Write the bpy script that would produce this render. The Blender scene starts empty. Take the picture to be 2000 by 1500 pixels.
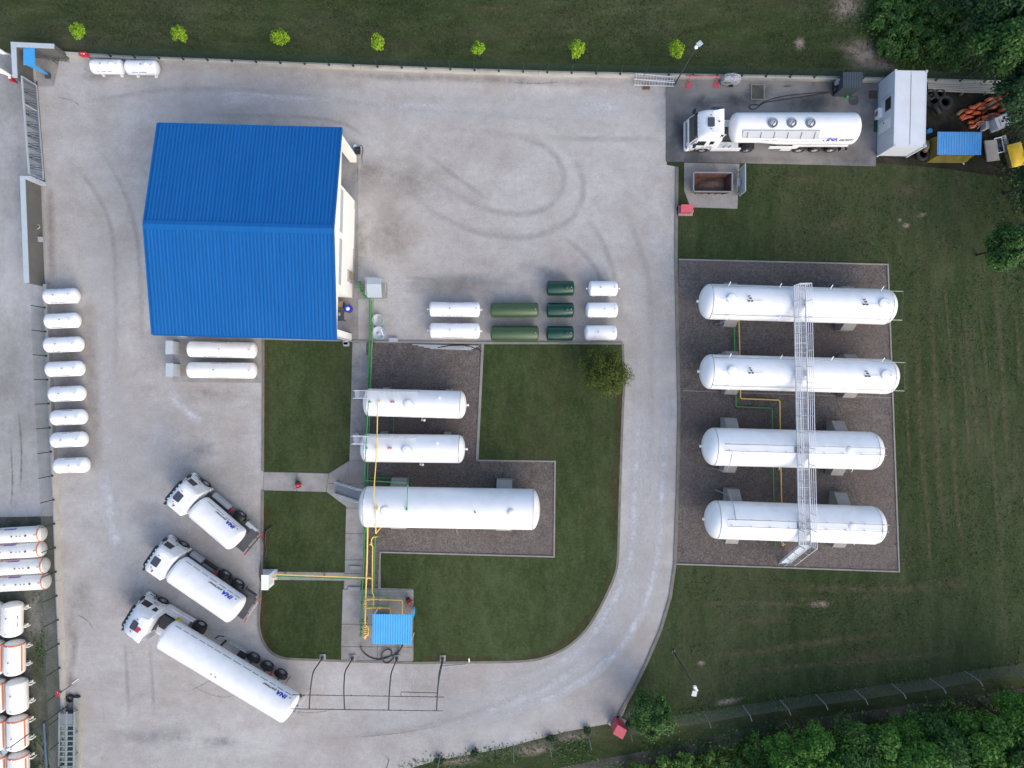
import bpy, math, random
from mathutils import Vector, Matrix
R = math.radians
S = bpy.context.scene
C = S.collection
random.seed(7)

# ------------------------------------------------------------------ camera, sky, sun, exposure
H = 58.0            # flying height of the camera, metres
F = 1334.0          # focal length in pixels of the 2000 px wide survey picture
cam = bpy.data.cameras.new('camera'); camo = bpy.data.objects.new('camera', cam); C.objects.link(camo)
camo.location = (0, 0, H); camo.rotation_euler = (0, 0, 0)
cam.sensor_fit = 'HORIZONTAL'; cam.sensor_width = 36.0; cam.lens = 36.0 * F / 2000.0
cam.clip_start = 0.5; cam.clip_end = 2000
S.camera = camo
SUN_EL, SUN_AZ = 34.0, 143.0          # azimuth clockwise from north (+y): light comes from the south
world = bpy.data.worlds.new('World'); S.world = world; world.use_nodes = True
wn = world.node_tree.nodes; wl = world.node_tree.links
bg = wn.get('Background') or wn.new('ShaderNodeBackground')
sky = wn.new('ShaderNodeTexSky'); sky.sky_type = 'NISHITA'; sky.sun_disc = False
sky.sun_elevation = R(SUN_EL); sky.sun_rotation = R(SUN_AZ); sky.air_density = 1.0; sky.dust_density = 3.0; sky.ozone_density = 1.0
wl.new(sky.outputs['Color'], bg.inputs['Color']); bg.inputs['Strength'].default_value = 0.15
sl = bpy.data.lights.new('sun', 'SUN'); sl.energy = 0.66; sl.angle = R(100); sl.color = (1.0, 0.93, 0.85)
so = bpy.data.objects.new('sun', sl); C.objects.link(so)
d = Vector((math.sin(R(SUN_AZ)) * math.cos(R(SUN_EL)), math.cos(R(SUN_AZ)) * math.cos(R(SUN_EL)), math.sin(R(SUN_EL))))
so.rotation_euler = d.to_track_quat('Z', 'Y').to_euler(); so.location = d * 90
vs = S.view_settings
S.display_settings.display_device = 'sRGB'
vs.view_transform = 'Standard'; vs.look = 'None'; vs.gamma = 1.0; vs.exposure = 0.95; vs.use_curve_mapping = False

def at(px, py, z=0.0):
    """survey pixel -> point in metres at height z (the survey was flown straight overhead)"""
    k = (H - z) / F
    return Vector(((px - 1000) * k, (750 - py) * k, z))

# ------------------------------------------------------------------ materials
def nt(name):
    m = bpy.data.materials.new(name); m.use_nodes = True
    n = m.node_tree.nodes; l = m.node_tree.links
    return m, n, l, n['Principled BSDF']

def mixc(n, l, fac, a, b):
    x = n.new('ShaderNodeMix'); x.data_type = 'RGBA'
    if isinstance(fac, (int, float)): x.inputs[0].default_value = fac
    else: l.new(fac, x.inputs[0])
    for s, i in ((a, 6), (b, 7)):
        if isinstance(s, tuple): x.inputs[i].default_value = (*s[:3], 1)
        else: l.new(s, x.inputs[i])
    return x.outputs[2]

def noise(n, l, vec, scale, detail=4, rough=.55):
    t = n.new('ShaderNodeTexNoise'); t.inputs['Scale'].default_value = scale
    t.inputs['Detail'].default_value = detail; t.inputs['Roughness'].default_value = rough
    l.new(vec, t.inputs['Vector']); return t.outputs['Fac']

def ramp(n, l, fac, stops):
    r = n.new('ShaderNodeValToRGB'); l.new(fac, r.inputs['Fac'])
    e = r.color_ramp.elements
    while len(e) < len(stops): e.new(.5)
    for i, (p, c) in enumerate(stops):
        e[i].position = p; e[i].color = (*c, 1) if len(c) == 3 else c
    return r.outputs['Color']

def scaled(n, l, vec, s, loc=(0, 0, 0), rot=(0, 0, 0)):
    m = n.new('ShaderNodeMapping'); m.inputs['Scale'].default_value = s; m.inputs['Location'].default_value = loc
    m.inputs['Rotation'].default_value = rot
    l.new(vec, m.inputs['Vector']); return m.outputs['Vector']

def mathn(n, l, op, a, b=None):
    m = n.new('ShaderNodeMath'); m.operation = op
    for i, s in enumerate((a, b)):
        if s is None: continue
        if isinstance(s, (int, float)): m.inputs[i].default_value = s
        else: l.new(s, m.inputs[i])
    return m.outputs[0]

def mat(name, col, rough=.55, metal=0., var=.10, scale=2.5, bump=0., bscale=30., dirt=None, spec=.5):
    m, n, l, p = nt(name)
    tc = n.new('ShaderNodeTexCoord').outputs['Object']
    f = noise(n, l, tc, scale, 5, .6)
    lo = tuple(c * (1 - var) for c in col); hi = tuple(min(1, c * (1 + var)) for c in col)
    c = ramp(n, l, f, [(.3, lo), (.7, hi)])
    if dirt:
        dc, amt, ds = dirt
        g = noise(n, l, scaled(n, l, tc, (ds, ds, ds * .5), (3, 7, 1)), 1.0, 6, .65)
        g = ramp(n, l, g, [(.45, (0, 0, 0)), (.75, (amt, amt, amt))])
        c = mixc(n, l, g, c, dc)
    l.new(c, p.inputs['Base Color'])
    p.inputs['Roughness'].default_value = rough; p.inputs['Metallic'].default_value = metal
    p.inputs['Specular IOR Level'].default_value = spec
    if bump:
        b = n.new('ShaderNodeBump'); b.inputs['Strength'].default_value = bump; b.inputs['Distance'].default_value = .02
        l.new(noise(n, l, tc, bscale, 4), b.inputs['Height']); l.new(b.outputs['Normal'], p.inputs['Normal'])
    return m

def ground(name, big, warm=None, warm_amt=0., s1=.07, s2=.5, s3=5., w=(.5, .3, .25), stretch=(1, 1, 1), rough=.95, bump=.5, rot=0., seed=0., speck=None, bs=7., extra=()):
    """ground cover: three scales of noise through a colour ramp, a second tint in patches, and speckles"""
    m, n, l, p = nt(name)
    pos = n.new('ShaderNodeNewGeometry').outputs['Position']
    v = scaled(n, l, pos, stretch, (seed, seed * 1.7, 0), (0, 0, rot))
    a = noise(n, l, v, s1, 3, .5); b = noise(n, l, v, s2, 5, .6); c = noise(n, l, pos, s3, 5, .7)
    t = mathn(n, l, 'MULTIPLY', mathn(n, l, 'SUBTRACT', a, .5), w[0] * 2)
    t = mathn(n, l, 'ADD', t, mathn(n, l, 'MULTIPLY', mathn(n, l, 'SUBTRACT', b, .5), w[1] * 2))
    t = mathn(n, l, 'ADD', t, mathn(n, l, 'MULTIPLY', mathn(n, l, 'SUBTRACT', c, .5), w[2] * 2))
    t = mathn(n, l, 'ADD', t, .5)
    col = ramp(n, l, t, big)
    if warm:
        g = noise(n, l, scaled(n, l, pos, (stretch[0] * .16, stretch[1] * .16, 1), (11 + seed, 5, 0)), 1.0, 7, .68)
        g = ramp(n, l, g, [(.48, (0, 0, 0)), (.68, (warm_amt,) * 3)])
        col = mixc(n, l, g, col, warm)
    if speck:
        sc, amt, cc = speck
        g = noise(n, l, pos, sc, 3, .7)
        g = ramp(n, l, g, [(.58, (0, 0, 0)), (.72, (amt,) * 3)])
        col = mixc(n, l, g, col, cc)
    for sc, st, lo_, hi_ in extra:
        g = noise(n, l, scaled(n, l, pos, st, (seed, 3, 0)), sc, 8, .78)
        g = ramp(n, l, g, [(.32, (lo_,) * 3), (.68, (hi_,) * 3)])
        x = n.new('ShaderNodeMix'); x.data_type = 'RGBA'; x.blend_type = 'MULTIPLY'; x.inputs[0].default_value = 1.0
        l.new(col, x.inputs[6]); l.new(g, x.inputs[7]); col = x.outputs[2]
    l.new(col, p.inputs['Base Color']); p.inputs['Roughness'].default_value = rough; p.inputs['Specular IOR Level'].default_value = .15
    if bump:
        bb = n.new('ShaderNodeBump'); bb.inputs['Strength'].default_value = bump; bb.inputs['Distance'].default_value = .08
        l.new(noise(n, l, pos, bs, 6, .7), bb.inputs['Height']); l.new(bb.outputs['Normal'], p.inputs['Normal'])
    return m

def softmark(name, col, strength=.5, nscale=2.0, lo=.35, hi=.65):
    """wear, tracks, stains and painted shade on the ground: fades out to its own edge"""
    m, n, l, p = nt(name)
    uv = n.new('ShaderNodeTexCoord').outputs['UV']
    sx = n.new('ShaderNodeSeparateXYZ'); l.new(uv, sx.inputs[0])
    d_ = mathn(n, l, 'SUBTRACT', 1.0, mathn(n, l, 'ABSOLUTE', sx.outputs[0]))
    e = n.new('ShaderNodeMapRange'); e.interpolation_type = 'SMOOTHSTEP'; l.new(d_, e.inputs[0])
    a = mathn(n, l, 'MULTIPLY', e.outputs[0], sx.outputs[1])
    pos = n.new('ShaderNodeNewGeometry').outputs['Position']
    g = noise(n, l, pos, nscale, 6, .7)
    g = ramp(n, l, g, [(lo, (.15,) * 3), (hi, (1,) * 3)])
    a = mathn(n, l, 'MULTIPLY', a, g); a = mathn(n, l, 'MULTIPLY', a, strength)
    l.new(a, p.inputs['Alpha'])
    cc = ramp(n, l, noise(n, l, pos, 5.0, 5, .7), [(.3, tuple(x * .82 for x in col)), (.7, tuple(min(1, x * 1.15) for x in col))])
    l.new(cc, p.inputs['Base Color']); p.inputs['Roughness'].default_value = .95; p.inputs['Specular IOR Level'].default_value = .1
    return m

def leafmat(name, stops, trans=.25):
    m, n, l, p = nt(name)
    g = n.new('ShaderNodeNewGeometry')
    c = ramp(n, l, g.outputs['Random Per Island'], stops)
    l.new(c, p.inputs['Base Color']); p.inputs['Roughness'].default_value = .6; p.inputs['Specular IOR Level'].default_value = .25
    tr = n.new('ShaderNodeBsdfTranslucent'); l.new(c, tr.inputs['Color'])
    mx = n.new('ShaderNodeMixShader'); mx.inputs[0].default_value = trans
    l.new(p.outputs[0], mx.inputs[1]); l.new(tr.outputs[0], mx.inputs[2])
    l.new(mx.outputs[0], n['Material Output'].inputs['Surface'])
    return m

M = {}
M['white'] = mat('white_paint', (.80, .81, .82), .32, var=.025, scale=.8, dirt=((.50, .47, .41), .26, .7))
M['white_old'] = mat('old_white_paint', (.78, .76, .72), .4, var=.04, scale=.8, dirt=((.45, .40, .33), .30, .8))
M['wall'] = mat('cream_wall_paint', (.80, .78, .73), .75, var=.03, scale=.5, dirt=((.5, .47, .4), .2, .3))
M['cab'] = mat('white_cab_paint', (.78, .79, .81), .28, var=.02, scale=.7, dirt=((.42, .39, .34), .24, 1.1))
M['blue_roof'] = mat('blue_roof_sheet', (.0035, .100, .325), .55, var=.05, scale=.35, dirt=((.02, .15, .42), .2, .25), spec=.22)
def roofmat():
    m, n, l, p = nt('blue_roof_sheet'); tc = n.new('ShaderNodeTexCoord').outputs['Object']
    a = noise(n, l, scaled(n, l, tc, (3.2, .16, .16)), 1.0, 5, .6); b = noise(n, l, tc, .25, 4, .6)
    c = ramp(n, l, a, [(.3, (.0030, .090, .300)), (.7, (.0042, .108, .345))])
    g = ramp(n, l, b, [(.42, (0, 0, 0)), (.72, (.28,) * 3)]); c = mixc(n, l, g, c, (.010, .125, .34))
    f = noise(n, l, scaled(n, l, tc, (7., .5, .5), (2, 1, 0)), 1.0, 6, .7); f = ramp(n, l, f, [(.62, (0, 0, 0)), (.8, (.35,) * 3)]); c = mixc(n, l, f, c, (.03, .13, .31))
    l.new(c, p.inputs['Base Color']); p.inputs['Roughness'].default_value = .55; p.inputs['Specular IOR Level'].default_value = .22
    return m
M['blue_roof'] = roofmat()
M['cyan_roof'] = mat('light_blue_sheet', (.06, .36, .66), .5, var=.06, scale=1.2, dirt=((.2, .35, .5), .2, .6))
M['shed_blue'] = mat('worn_blue_sheet', (.06, .27, .58), .55, var=.1, scale=1.2, dirt=((.2, .3, .42), .35, .8))
M['blue'] = mat('blue_paint', (.05, .30, .62), .45, var=.05)
M['deep_blue'] = mat('deep_blue_paint', (.015, .04, .42), .45, var=.03)
M['olive'] = mat('olive_green_paint', (.045, .085, .035), .28, var=.06, scale=.8)
M['dkgreen'] = mat('dark_green_paint', (.006, .045, .028), .2, var=.06, scale=.8)
M['pipe_green'] = mat('green_pipe_paint', (.03, .27, .06), .5, var=.08)
M['pipe_pale'] = mat('pale_green_pipe_paint', (.13, .26, .11), .5, var=.08)
M['pipe_yellow'] = mat('yellow_pipe_paint', (.80, .54, .13), .5, var=.06)
M['yellow'] = mat('bright_yellow', (.62, .42, .02), .55, var=.1, dirt=((.35, .25, .05), .3, 1.))
M['galv'] = mat('galvanised_steel', (.42, .45, .48), .45, .35, var=.10, scale=5.)
M['rail'] = mat('white_galvanised_rail', (.56, .59, .63), .5, .1, var=.06)
M['greysheet'] = mat('grey_steel_sheet', (.20, .22, .24), .5, .2, var=.08)
M['palegrey'] = mat('pale_grey_paint', (.36, .39, .42), .55, var=.06)
M['slate'] = mat('slate_coated_sheet', (.035, .05, .065), .5, var=.08)
M['darkwall'] = mat('dark_grey_render', (.105, .105, .10), .8, var=.10, scale=1.2, dirt=((.14, .13, .11), .4, .5))
M['coping'] = mat('blue_grey_coping', (.40, .455, .50), .6, var=.05)
M['black'] = mat('black_plastic', (.018, .019, .022), .55, var=.15)
M['tyre'] = mat('tyre_rubber', (.02, .02, .021), .8, var=.2, scale=6., bump=.3)
M['rim'] = mat('wheel_rim', (.45, .46, .48), .4, .4, var=.08)
M['glass'] = mat('dark_glass', (.012, .016, .02), .08, var=.1, spec=.7)
M['hatch'] = mat('tinted_hatch', (.045, .055, .07), .35, var=.05)
M['frame'] = mat('chassis_grey', (.055, .058, .065), .6, var=.15, scale=4.)
M['red'] = mat('red_paint', (.50, .02, .035), .45, var=.08)
M['pink'] = mat('faded_red_paint', (.48, .07, .10), .55, var=.10, scale=3.)
M['orange'] = mat('orange_red_paint', (.55, .11, .035), .5, var=.2, scale=3.)
M['orange_band'] = mat('orange_band_paint', (.62, .20, .09), .45, var=.08)
M['rust'] = mat('rusty_steel', (.085, .035, .025), .85, var=.35, scale=3., bump=.4, dirt=((.03, .02, .02), .6, 1.5))
M['soil'] = mat('brown_soil', (.12, .075, .06), .95, var=.35, scale=4., bump=.8)
M['concrete'] = mat('grey_concrete', (.27, .265, .255), .85, var=.12, scale=1.2, bump=.3, dirt=((.17, .155, .13), .4, .5))
M['wallcon'] = mat('pale_wall_concrete', (.40, .385, .35), .85, var=.10, scale=1.0, bump=.3, dirt=((.22, .2, .17), .45, .6))
M['kerb'] = mat('kerb_concrete', (.235, .23, .215), .85, var=.15, scale=1.5, bump=.3, dirt=((.14, .13, .10), .5, .7))
M['darkkerb'] = mat('weathered_kerb', (.16, .15, .13), .9, var=.2, scale=1.5, bump=.3)
M['print'] = mat('grey_print', (.16, .17, .19), .6, var=.05)
M['blackprint'] = mat('black_print', (.03, .03, .035), .6, var=.05)
M['blueprint'] = mat('blue_print', (.012, .03, .40), .5, var=.03)
M['redprint'] = mat('red_print', (.55, .22, .17), .5, var=.05)
M['fencewire'] = mat('dark_green_wire', (.012, .035, .022), .6, var=.1)
M['greywire'] = mat('grey_fence_wire', (.13, .145, .135), .6, var=.1)
M['post'] = mat('concrete_post', (.21, .21, .20), .8, var=.15)
M['bark'] = mat('bark', (.035, .028, .02), .9, var=.3, scale=5.)
M['old_yellow'] = mat('dirty_yellow_sheeting', (.15, .125, .018), .6, var=.35, scale=2.5, dirt=((.05, .045, .02), .8, 1.4))
M['dull_blue'] = mat('dull_blue_paint', (.07, .12, .19), .6, var=.15)
M['rack'] = mat('green_grey_rack_paint', (.22, .27, .27), .6, var=.1)
M['container'] = mat('pale_container_paint', (.56, .60, .65), .5, var=.05, scale=.7, dirt=((.36, .36, .36), .25, .6))
M['tarp'] = mat('grey_tarpaulin', (.34, .36, .40), .6, var=.12, scale=3.)
M['timber'] = mat('weathered_timber', (.24, .17, .10), .85, var=.25, scale=4.)
M['sheet'] = mat('pale_sheet_metal', (.30, .30, .27), .6, var=.1, scale=2., dirt=((.15, .13, .1), .3, .8))
M['plastic'] = mat('translucent_white_plastic', (.55, .58, .62), .4, var=.06)

M['gravel'] = ground('pale_compacted_gravel',
    [(.22, (.300, .282, .268)), (.42, (.358, .345, .334)), (.58, (.394, .386, .378)), (.8, (.452, .446, .440))],
    (.325, .290, .268), .65, .055, .45, 7., (.55, .34, .38), bump=.35, speck=(10., .4, (.25, .24, .235)), extra=((1.6, (1, 1, 1), .89, 1.09), (.5, (.35, 1.6, 1), .93, 1.05)))
M['neigh'] = ground('neighbour_concrete', [(.25, (.24, .24, .235)), (.5, (.33, .33, .33)), (.75, (.40, .40, .405))],
    (.23, .22, .20), .5, .07, .35, 4., (.6, .4, .15), bump=.2, seed=9., extra=((1.2, (1, 1, 1), .86, 1.1), (.5, (1.8, .25, 1), .88, 1.08)))
M['lawn'] = ground('mown_lawn', [(.25, (.024, .038, .012)), (.5, (.038, .058, .020)), (.78, (.062, .082, .035))],
    (.066, .062, .033), .35, .09, .8, 5., (.45, .35, .45), (1, .5, 1), seed=3., speck=(3.2, .45, (.085, .090, .045)), extra=((2.2, (1, .35, 1), .80, 1.16), (5., (1, 1, 1), .82, 1.18)))
M['meadow'] = ground('meadow_grass', [(.22, (.020, .035, .011)), (.5, (.037, .053, .019)), (.78, (.068, .077, .038))],
    (.078, .070, .044), .5, .06, .6, 4., (.55, .35, .35), (.5, 1.4, 1), seed=1., speck=(3., .45, (.105, .10, .06)), extra=((1.6, (.4, 1, 1), .76, 1.2), (4.5, (1, 1, 1), .8, 1.2)))
M['field'] = ground('striped_mown_field', [(.22, (.020, .034, .011)), (.5, (.034, .052, .019)), (.8, (.060, .071, .036))],
    (.080, .074, .046), .40, .06, .6, 4., (.35, .42, .38), (1.3, .28, 1), seed=5., speck=(3., .45, (.10, .095, .058)), extra=((1.4, (1, .4, 1), .76, 1.2), (4.5, (1, 1, 1), .8, 1.2)))
M['bed'] = ground('dark_crushed_stone', [(.2, (.062, .053, .049)), (.5, (.118, .103, .096)), (.8, (.190, .170, .160))],
    (.150, .112, .098), .6, .09, 1.0, 7., (.3, .2, .75), bump=.9, seed=6., speck=(11., .55, (.27, .25, .24)), bs=9.)
M['pad'] = ground('stained_concrete_pad', [(.25, (.085, .088, .095)), (.5, (.165, .165, .168)), (.75, (.24, .235, .225))],
    (.17, .145, .115), .6, .10, .5, 3., (.8, .45, .12), bump=.2, seed=12.)
M['path'] = ground('grey_concrete_path', [(.25, (.19, .185, .18)), (.5, (.265, .26, .255)), (.78, (.34, .335, .33))],
    (.21, .185, .155), .5, .2, 1.0, 5., (.4, .4, .25), bump=.25, seed=15.)
M['dirt'] = ground('muddy_gravel', [(.25, (.055, .055, .042)), (.5, (.12, .12, .108)), (.75, (.22, .22, .205))],
    (.035, .052, .022), .8, .25, .9, 5., (.5, .4, .3), (1, .45, 1), seed=21., speck=(7., .35, (.2, .2, .19)))
M['track'] = ground('dirt_track', [(.25, (.045, .042, .036)), (.5, (.085, .080, .070)), (.8, (.14, .13, .115))],
    (.04, .045, .02), .6, .2, .8, 5., (.4, .4, .3), seed=25.)
M['earth'] = ground('bare_earth', [(.25, (.012, .013, .009)), (.5, (.028, .026, .019)), (.8, (.07, .062, .048))],
    (.02, .03, .012), .6, .2, .8, 5., (.4, .4, .3), seed=28.)

M['leaf_lime'] = leafmat('lime_leaves', [(0, (.10, .20, .008)), (.5, (.20, .36, .015)), (1, (.32, .46, .03))])
M['leaf_mid'] = leafmat('mid_green_leaves', [(0, (.018, .060, .011)), (.5, (.040, .108, .021)), (1, (.080, .165, .038))])
M['leaf_dark'] = leafmat('dark_green_leaves', [(0, (.010, .036, .012)), (.5, (.020, .062, .020)), (1, (.042, .10, .034))])
M['leaf_wood'] = leafmat('bright_wood_leaves', [(0, (.026, .095, .010)), (.5, (.062, .18, .022)), (1, (.14, .29, .05))])
M['leaf_olive'] = leafmat('olive_yellow_leaves', [(0, (.022, .042, .006)), (.5, (.055, .085, .012)), (1, (.12, .145, .022))])
M['leaf_fresh'] = leafmat('fresh_green_leaves', [(0, (.03, .095, .008)), (.5, (.075, .18, .02)), (1, (.20, .29, .09))])
M['tuft'] = leafmat('grass_tuft_blades', [(0, (.018, .040, .010)), (.6, (.036, .058, .018)), (1, (.085, .090, .044))])
M['m_dark'] = softmark('worn_dark_tracks', (.285, .278, .272), .32, .9)
M['m_light'] = softmark('polished_pale_tracks', (.58, .595, .62), .9, .7, .28, .66)
M['m_pale'] = softmark('chalky_worn_gravel', (.52, .525, .535), .62, .5, .25, .7)
M['m_brown'] = softmark('brown_dirt_stain', (.25, .215, .19), .5, 1.0, .3, .75)
M['m_grey'] = softmark('damp_and_shade_grey', (.25, .255, .27), .55, .8)  # grey for damp ground and for the painted tanker shade
M['m_crack'] = softmark('thin_ground_crack', (.12, .115, .11), .6, 2.0)
M['m_margin'] = softmark('brown_lawn_margin', (.085, .062, .036), .75, 1.4)
M['m_sand'] = softmark('bare_sandy_soil', (.27, .225, .185), .98, 1.6, .30, .56)
M['m_straw'] = softmark('dry_straw_grass', (.125, .112, .066), .6, 1.8, .40, .64)
M['m_oil'] = softmark('oily_wet_stain', (.06, .068, .078), .7, 1.1, .25, .7)

# ------------------------------------------------------------------ mesh helpers
class MB:
    def __init__(s): s.v = []; s.f = []; s.sm = []
    def add(s, vs, fs, smooth=False):
        o = len(s.v); s.v += [tuple(p) for p in vs]
        for f in fs: s.f.append(tuple(i + o for i in f)); s.sm.append(smooth)
        return s
    def box(s, c, dm, rz=0., m=None):
        x, y, z = (k / 2 for k in dm); c = Vector(c)
        vs = [Vector((a * x, b * y, e * z)) for a in (-1, 1) for b in (-1, 1) for e in (-1, 1)]
        rot = m if m is not None else Matrix.Rotation(rz, 3, 'Z')
        return s.add([c + rot @ p for p in vs], [(0, 1, 3, 2), (4, 6, 7, 5), (0, 4, 5, 1), (2, 3, 7, 6), (0, 2, 6, 4), (1, 5, 7, 3)])
    def bar(s, a, b, w, h):
        a, b = Vector(a), Vector(b); dd = b - a; L = dd.length
        if L < 1e-6: return s
        q = dd.to_track_quat('X', 'Z').to_matrix()
        return s.box((a + b) / 2, (L, w, h), m=q)
    def tube(s, pts, r, n=6, closed=False, caps=True):
        pts = [Vector(p) for p in pts]; m = len(pts)
        rs = r if isinstance(r, (list, tuple)) else [r] * m
        prev = None; rings = []
        for i, p in enumerate(pts):
            if closed: t = pts[(i + 1) % m] - pts[i - 1]
            else: t = pts[min(i + 1, m - 1)] - pts[max(i - 1, 0)]
            t.normalize()
            if prev is None:
                u = t.cross(Vector((0, 0, 1)))
                if u.length < .05: u = t.cross(Vector((1, 0, 0)))
            else: u = prev - t * prev.dot(t)
            u.normalize(); prev = u; w = t.cross(u)
            rings.append([p + (u * math.cos(2 * math.pi * k / n) + w * math.sin(2 * math.pi * k / n)) * rs[i] for k in range(n)])
        fs = []
        for i in range(m if closed else m - 1):
            j = (i + 1) % m
            for k in range(n): fs.append((i * n + k, i * n + (k + 1) % n, j * n + (k + 1) % n, j * n + k))
        s.add([p for g in rings for p in g], fs, True)
        if caps and not closed:
            s.add(rings[0], [tuple(range(n))[::-1]]); s.add(rings[-1], [tuple(range(n))])
        return s
    def cyl(s, a, b, r, n=16, r2=None):
        return s.tube([a, b], [r, r if r2 is None else r2], n)
    def lathe(s, prof, n=32, c=(0, 0, 0), axis='X'):
        c = Vector(c); vs = []; fs = []
        for (x, r) in prof:
            for k in range(n):
                a = 2 * math.pi * k / n
                q = {'X': (x, r * math.cos(a), r * math.sin(a)), 'Z': (r * math.cos(a), r * math.sin(a), x), 'Y': (r * math.sin(a), x, r * math.cos(a))}[axis]
                vs.append(c + Vector(q))
        for i in range(len(prof) - 1):
            for k in range(n): fs.append((i * n + k, i * n + (k + 1) % n, (i + 1) * n + (k + 1) % n, (i + 1) * n + k))
        s.add(vs, fs, True)
        if prof[0][1] > 1e-4: s.add(vs[:n], [tuple(range(n))])
        if prof[-1][1] > 1e-4: s.add(vs[-n:], [tuple(range(n))])
        return s
    def prism(s, poly, z0, z1):
        m = len(poly)
        vs = [(p[0], p[1], z0) for p in poly] + [(p[0], p[1], z1) for p in poly]
        s.add(vs, [tuple(range(m))[::-1], tuple(range(m, 2 * m))] + [(i, (i + 1) % m, (i + 1) % m + m, i + m) for i in range(m)])
        return s
    def sheet(s, poly, z):
        return s.add([(p[0], p[1], z) for p in poly], [tuple(range(len(poly)))])
    def strip(s, path, w, z0, z1, closed=False):
        """a kerb-like band of width w along a path on the ground"""
        P = [Vector((p[0], p[1])) for p in path]; m = len(P); Lp = []; Rp = []
        for i in range(m):
            a = P[i - 1] if (closed or i) else None; b = P[(i + 1) % m] if (closed or i < m - 1) else None
            d1 = (P[i] - a).normalized() if a is not None else None; d2 = (b - P[i]).normalized() if b is not None else None
            if d1 is None: d1 = d2
            if d2 is None: d2 = d1
            n1 = Vector((-d1.y, d1.x)); n2 = Vector((-d2.y, d2.x)); nn = (n1 + n2)
            nn = nn.normalized() if nn.length > 1e-4 else n1
            k = w / 2 / max(.4, nn.dot(n1)); Lp.append(P[i] + nn * k); Rp.append(P[i] - nn * k)
        vs = [(p.x, p.y, z) for arr, z in ((Lp, z0), (Rp, z0), (Lp, z1), (Rp, z1)) for p in arr]
        fs = []
        for i in range(m if closed else m - 1):
            j = (i + 1) % m
            fs += [(2 * m + i, 3 * m + i, 3 * m + j, 2 * m + j), (i, 2 * m + i, 2 * m + j, j), (m + i, m + j, 3 * m + j, 3 * m + i)]
        if not closed: fs += [(0, m, 3 * m, 2 * m), (m - 1, 3 * m - 1, 4 * m - 1, 2 * m - 1)]
        return s.add(vs, fs)
    def loft(s, rings, cap=True, smooth=True):
        n = len(rings[0]); fs = []
        for i in range(len(rings) - 1):
            for k in range(n): fs.append((i * n + k, i * n + (k + 1) % n, (i + 1) * n + (k + 1) % n, (i + 1) * n + k))
        s.add([p for g in rings for p in g], fs, smooth)
        if cap: s.add(rings[0], [tuple(range(n))[::-1]]); s.add(rings[-1], [tuple(range(n))], smooth)
        return s
    def mesh(s, name, m):
        me = bpy.data.meshes.new(name); me.from_pydata(s.v, [], s.f)
        me.polygons.foreach_set('use_smooth', s.sm); me.materials.append(m); me.update()
        return me

CACHE = {}
def obj(name, mb, m, parent=None, key=None, loc=None, rz=None):
    """one mesh object; mb may be an MB, or a function making one (shared between alike pieces through key)"""
    if key is not None and key in CACHE: me = CACHE[key]
    else:
        if callable(mb): mb = mb()
        me = mb.mesh(name, M[m]) if isinstance(mb, MB) else mb
        if key is not None: CACHE[key] = me
    o = bpy.data.objects.new(name, me); C.objects.link(o)
    if parent is not None: o.parent = parent
    if loc is not None: o.location = loc
    if rz is not None: o.rotation_euler = (0, 0, rz)
    return o
def tag(o, label, cat, group=None, kind=None):
    o['label'] = label; o['category'] = cat
    if group: o['group'] = group
    if kind: o['kind'] = kind
    return o
def thing(name, label, cat, loc=(0, 0, 0), rz=0., group=None):
    o = bpy.data.objects.new(name, None); C.objects.link(o); o.location = loc; o.rotation_euler = (0, 0, rz)
    o.empty_display_size = .3
    return tag(o, label, cat, group)
def struct(name, mb, m):
    o = obj(name, mb, m); o['kind'] = 'structure'; return o
def px(pts, z=0.): return [at(x, y, z) for x, y in pts]
def smooth_path(pts, k=4, closed=False):
    """Catmull-Rom through the points"""
    P = [Vector(p) for p in pts]; out = []; m = len(P)
    rng = range(m if closed else m - 1)
    for i in rng:
        p0 = P[i - 1] if (i or closed) else P[0]; p1 = P[i]; p2 = P[(i + 1) % m]; p3 = P[(i + 2) % m] if (closed or i + 2 < m) else P[-1]
        for j in range(k):
            t = j / k
            out.append(.5 * ((2 * p1) + (p2 - p0) * t + (2 * p0 - 5 * p1 + 4 * p2 - p3) * t * t + (3 * p1 - p0 - 3 * p2 + p3) * t ** 3))
    if not closed: out.append(P[-1])
    return out

# ------------------------------------------------------------------ the ground and what lies flat on it
g = MB(); g.sheet([(-260, -260), (260, -260), (260, 260), (-260, 260)], 0)
struct('ground', g, 'meadow')
struct('mown_field', MB().sheet(px([(1300, 300), (1720, 316), (2080, 330), (2700, 400), (2700, 1190), (2000, 1300), (1500, 1385), (1290, 1420), (1200, 1420), (1240, 1330), (1300, 1170)]), .006), 'field')
struct('neighbour_yard', MB().sheet(px([(-900, 40), (0, 100), (64, 112), (84, 345), (92, 560), (105, 1012), (-900, 1030)]), .010), 'neigh')
struct('neighbour_dirt', MB().sheet(px([(-900, 1026), (105, 1008), (126, 1500), (136, 1750), (-900, 1750)]), .012), 'dirt')
yard = [(62, 100), (300, 118), (700, 136), (1000, 147), (1300, 154), (1302, 322), (1322, 326), (1321, 500), (1326, 800), (1323, 960), (1318, 1100),
        (1309, 1165), (1290, 1230), (1262, 1295), (1235, 1350), (1216, 1398), (1190, 1413), (1100, 1430), (980, 1462), (850, 1486), (760, 1512), (560, 1560), (350, 1650), (136, 1680), (126, 1500), (105, 1000), (92, 560), (84, 345)]
struct('gravel_yard', MB().sheet(px(yard), .016), 'gravel')
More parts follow.
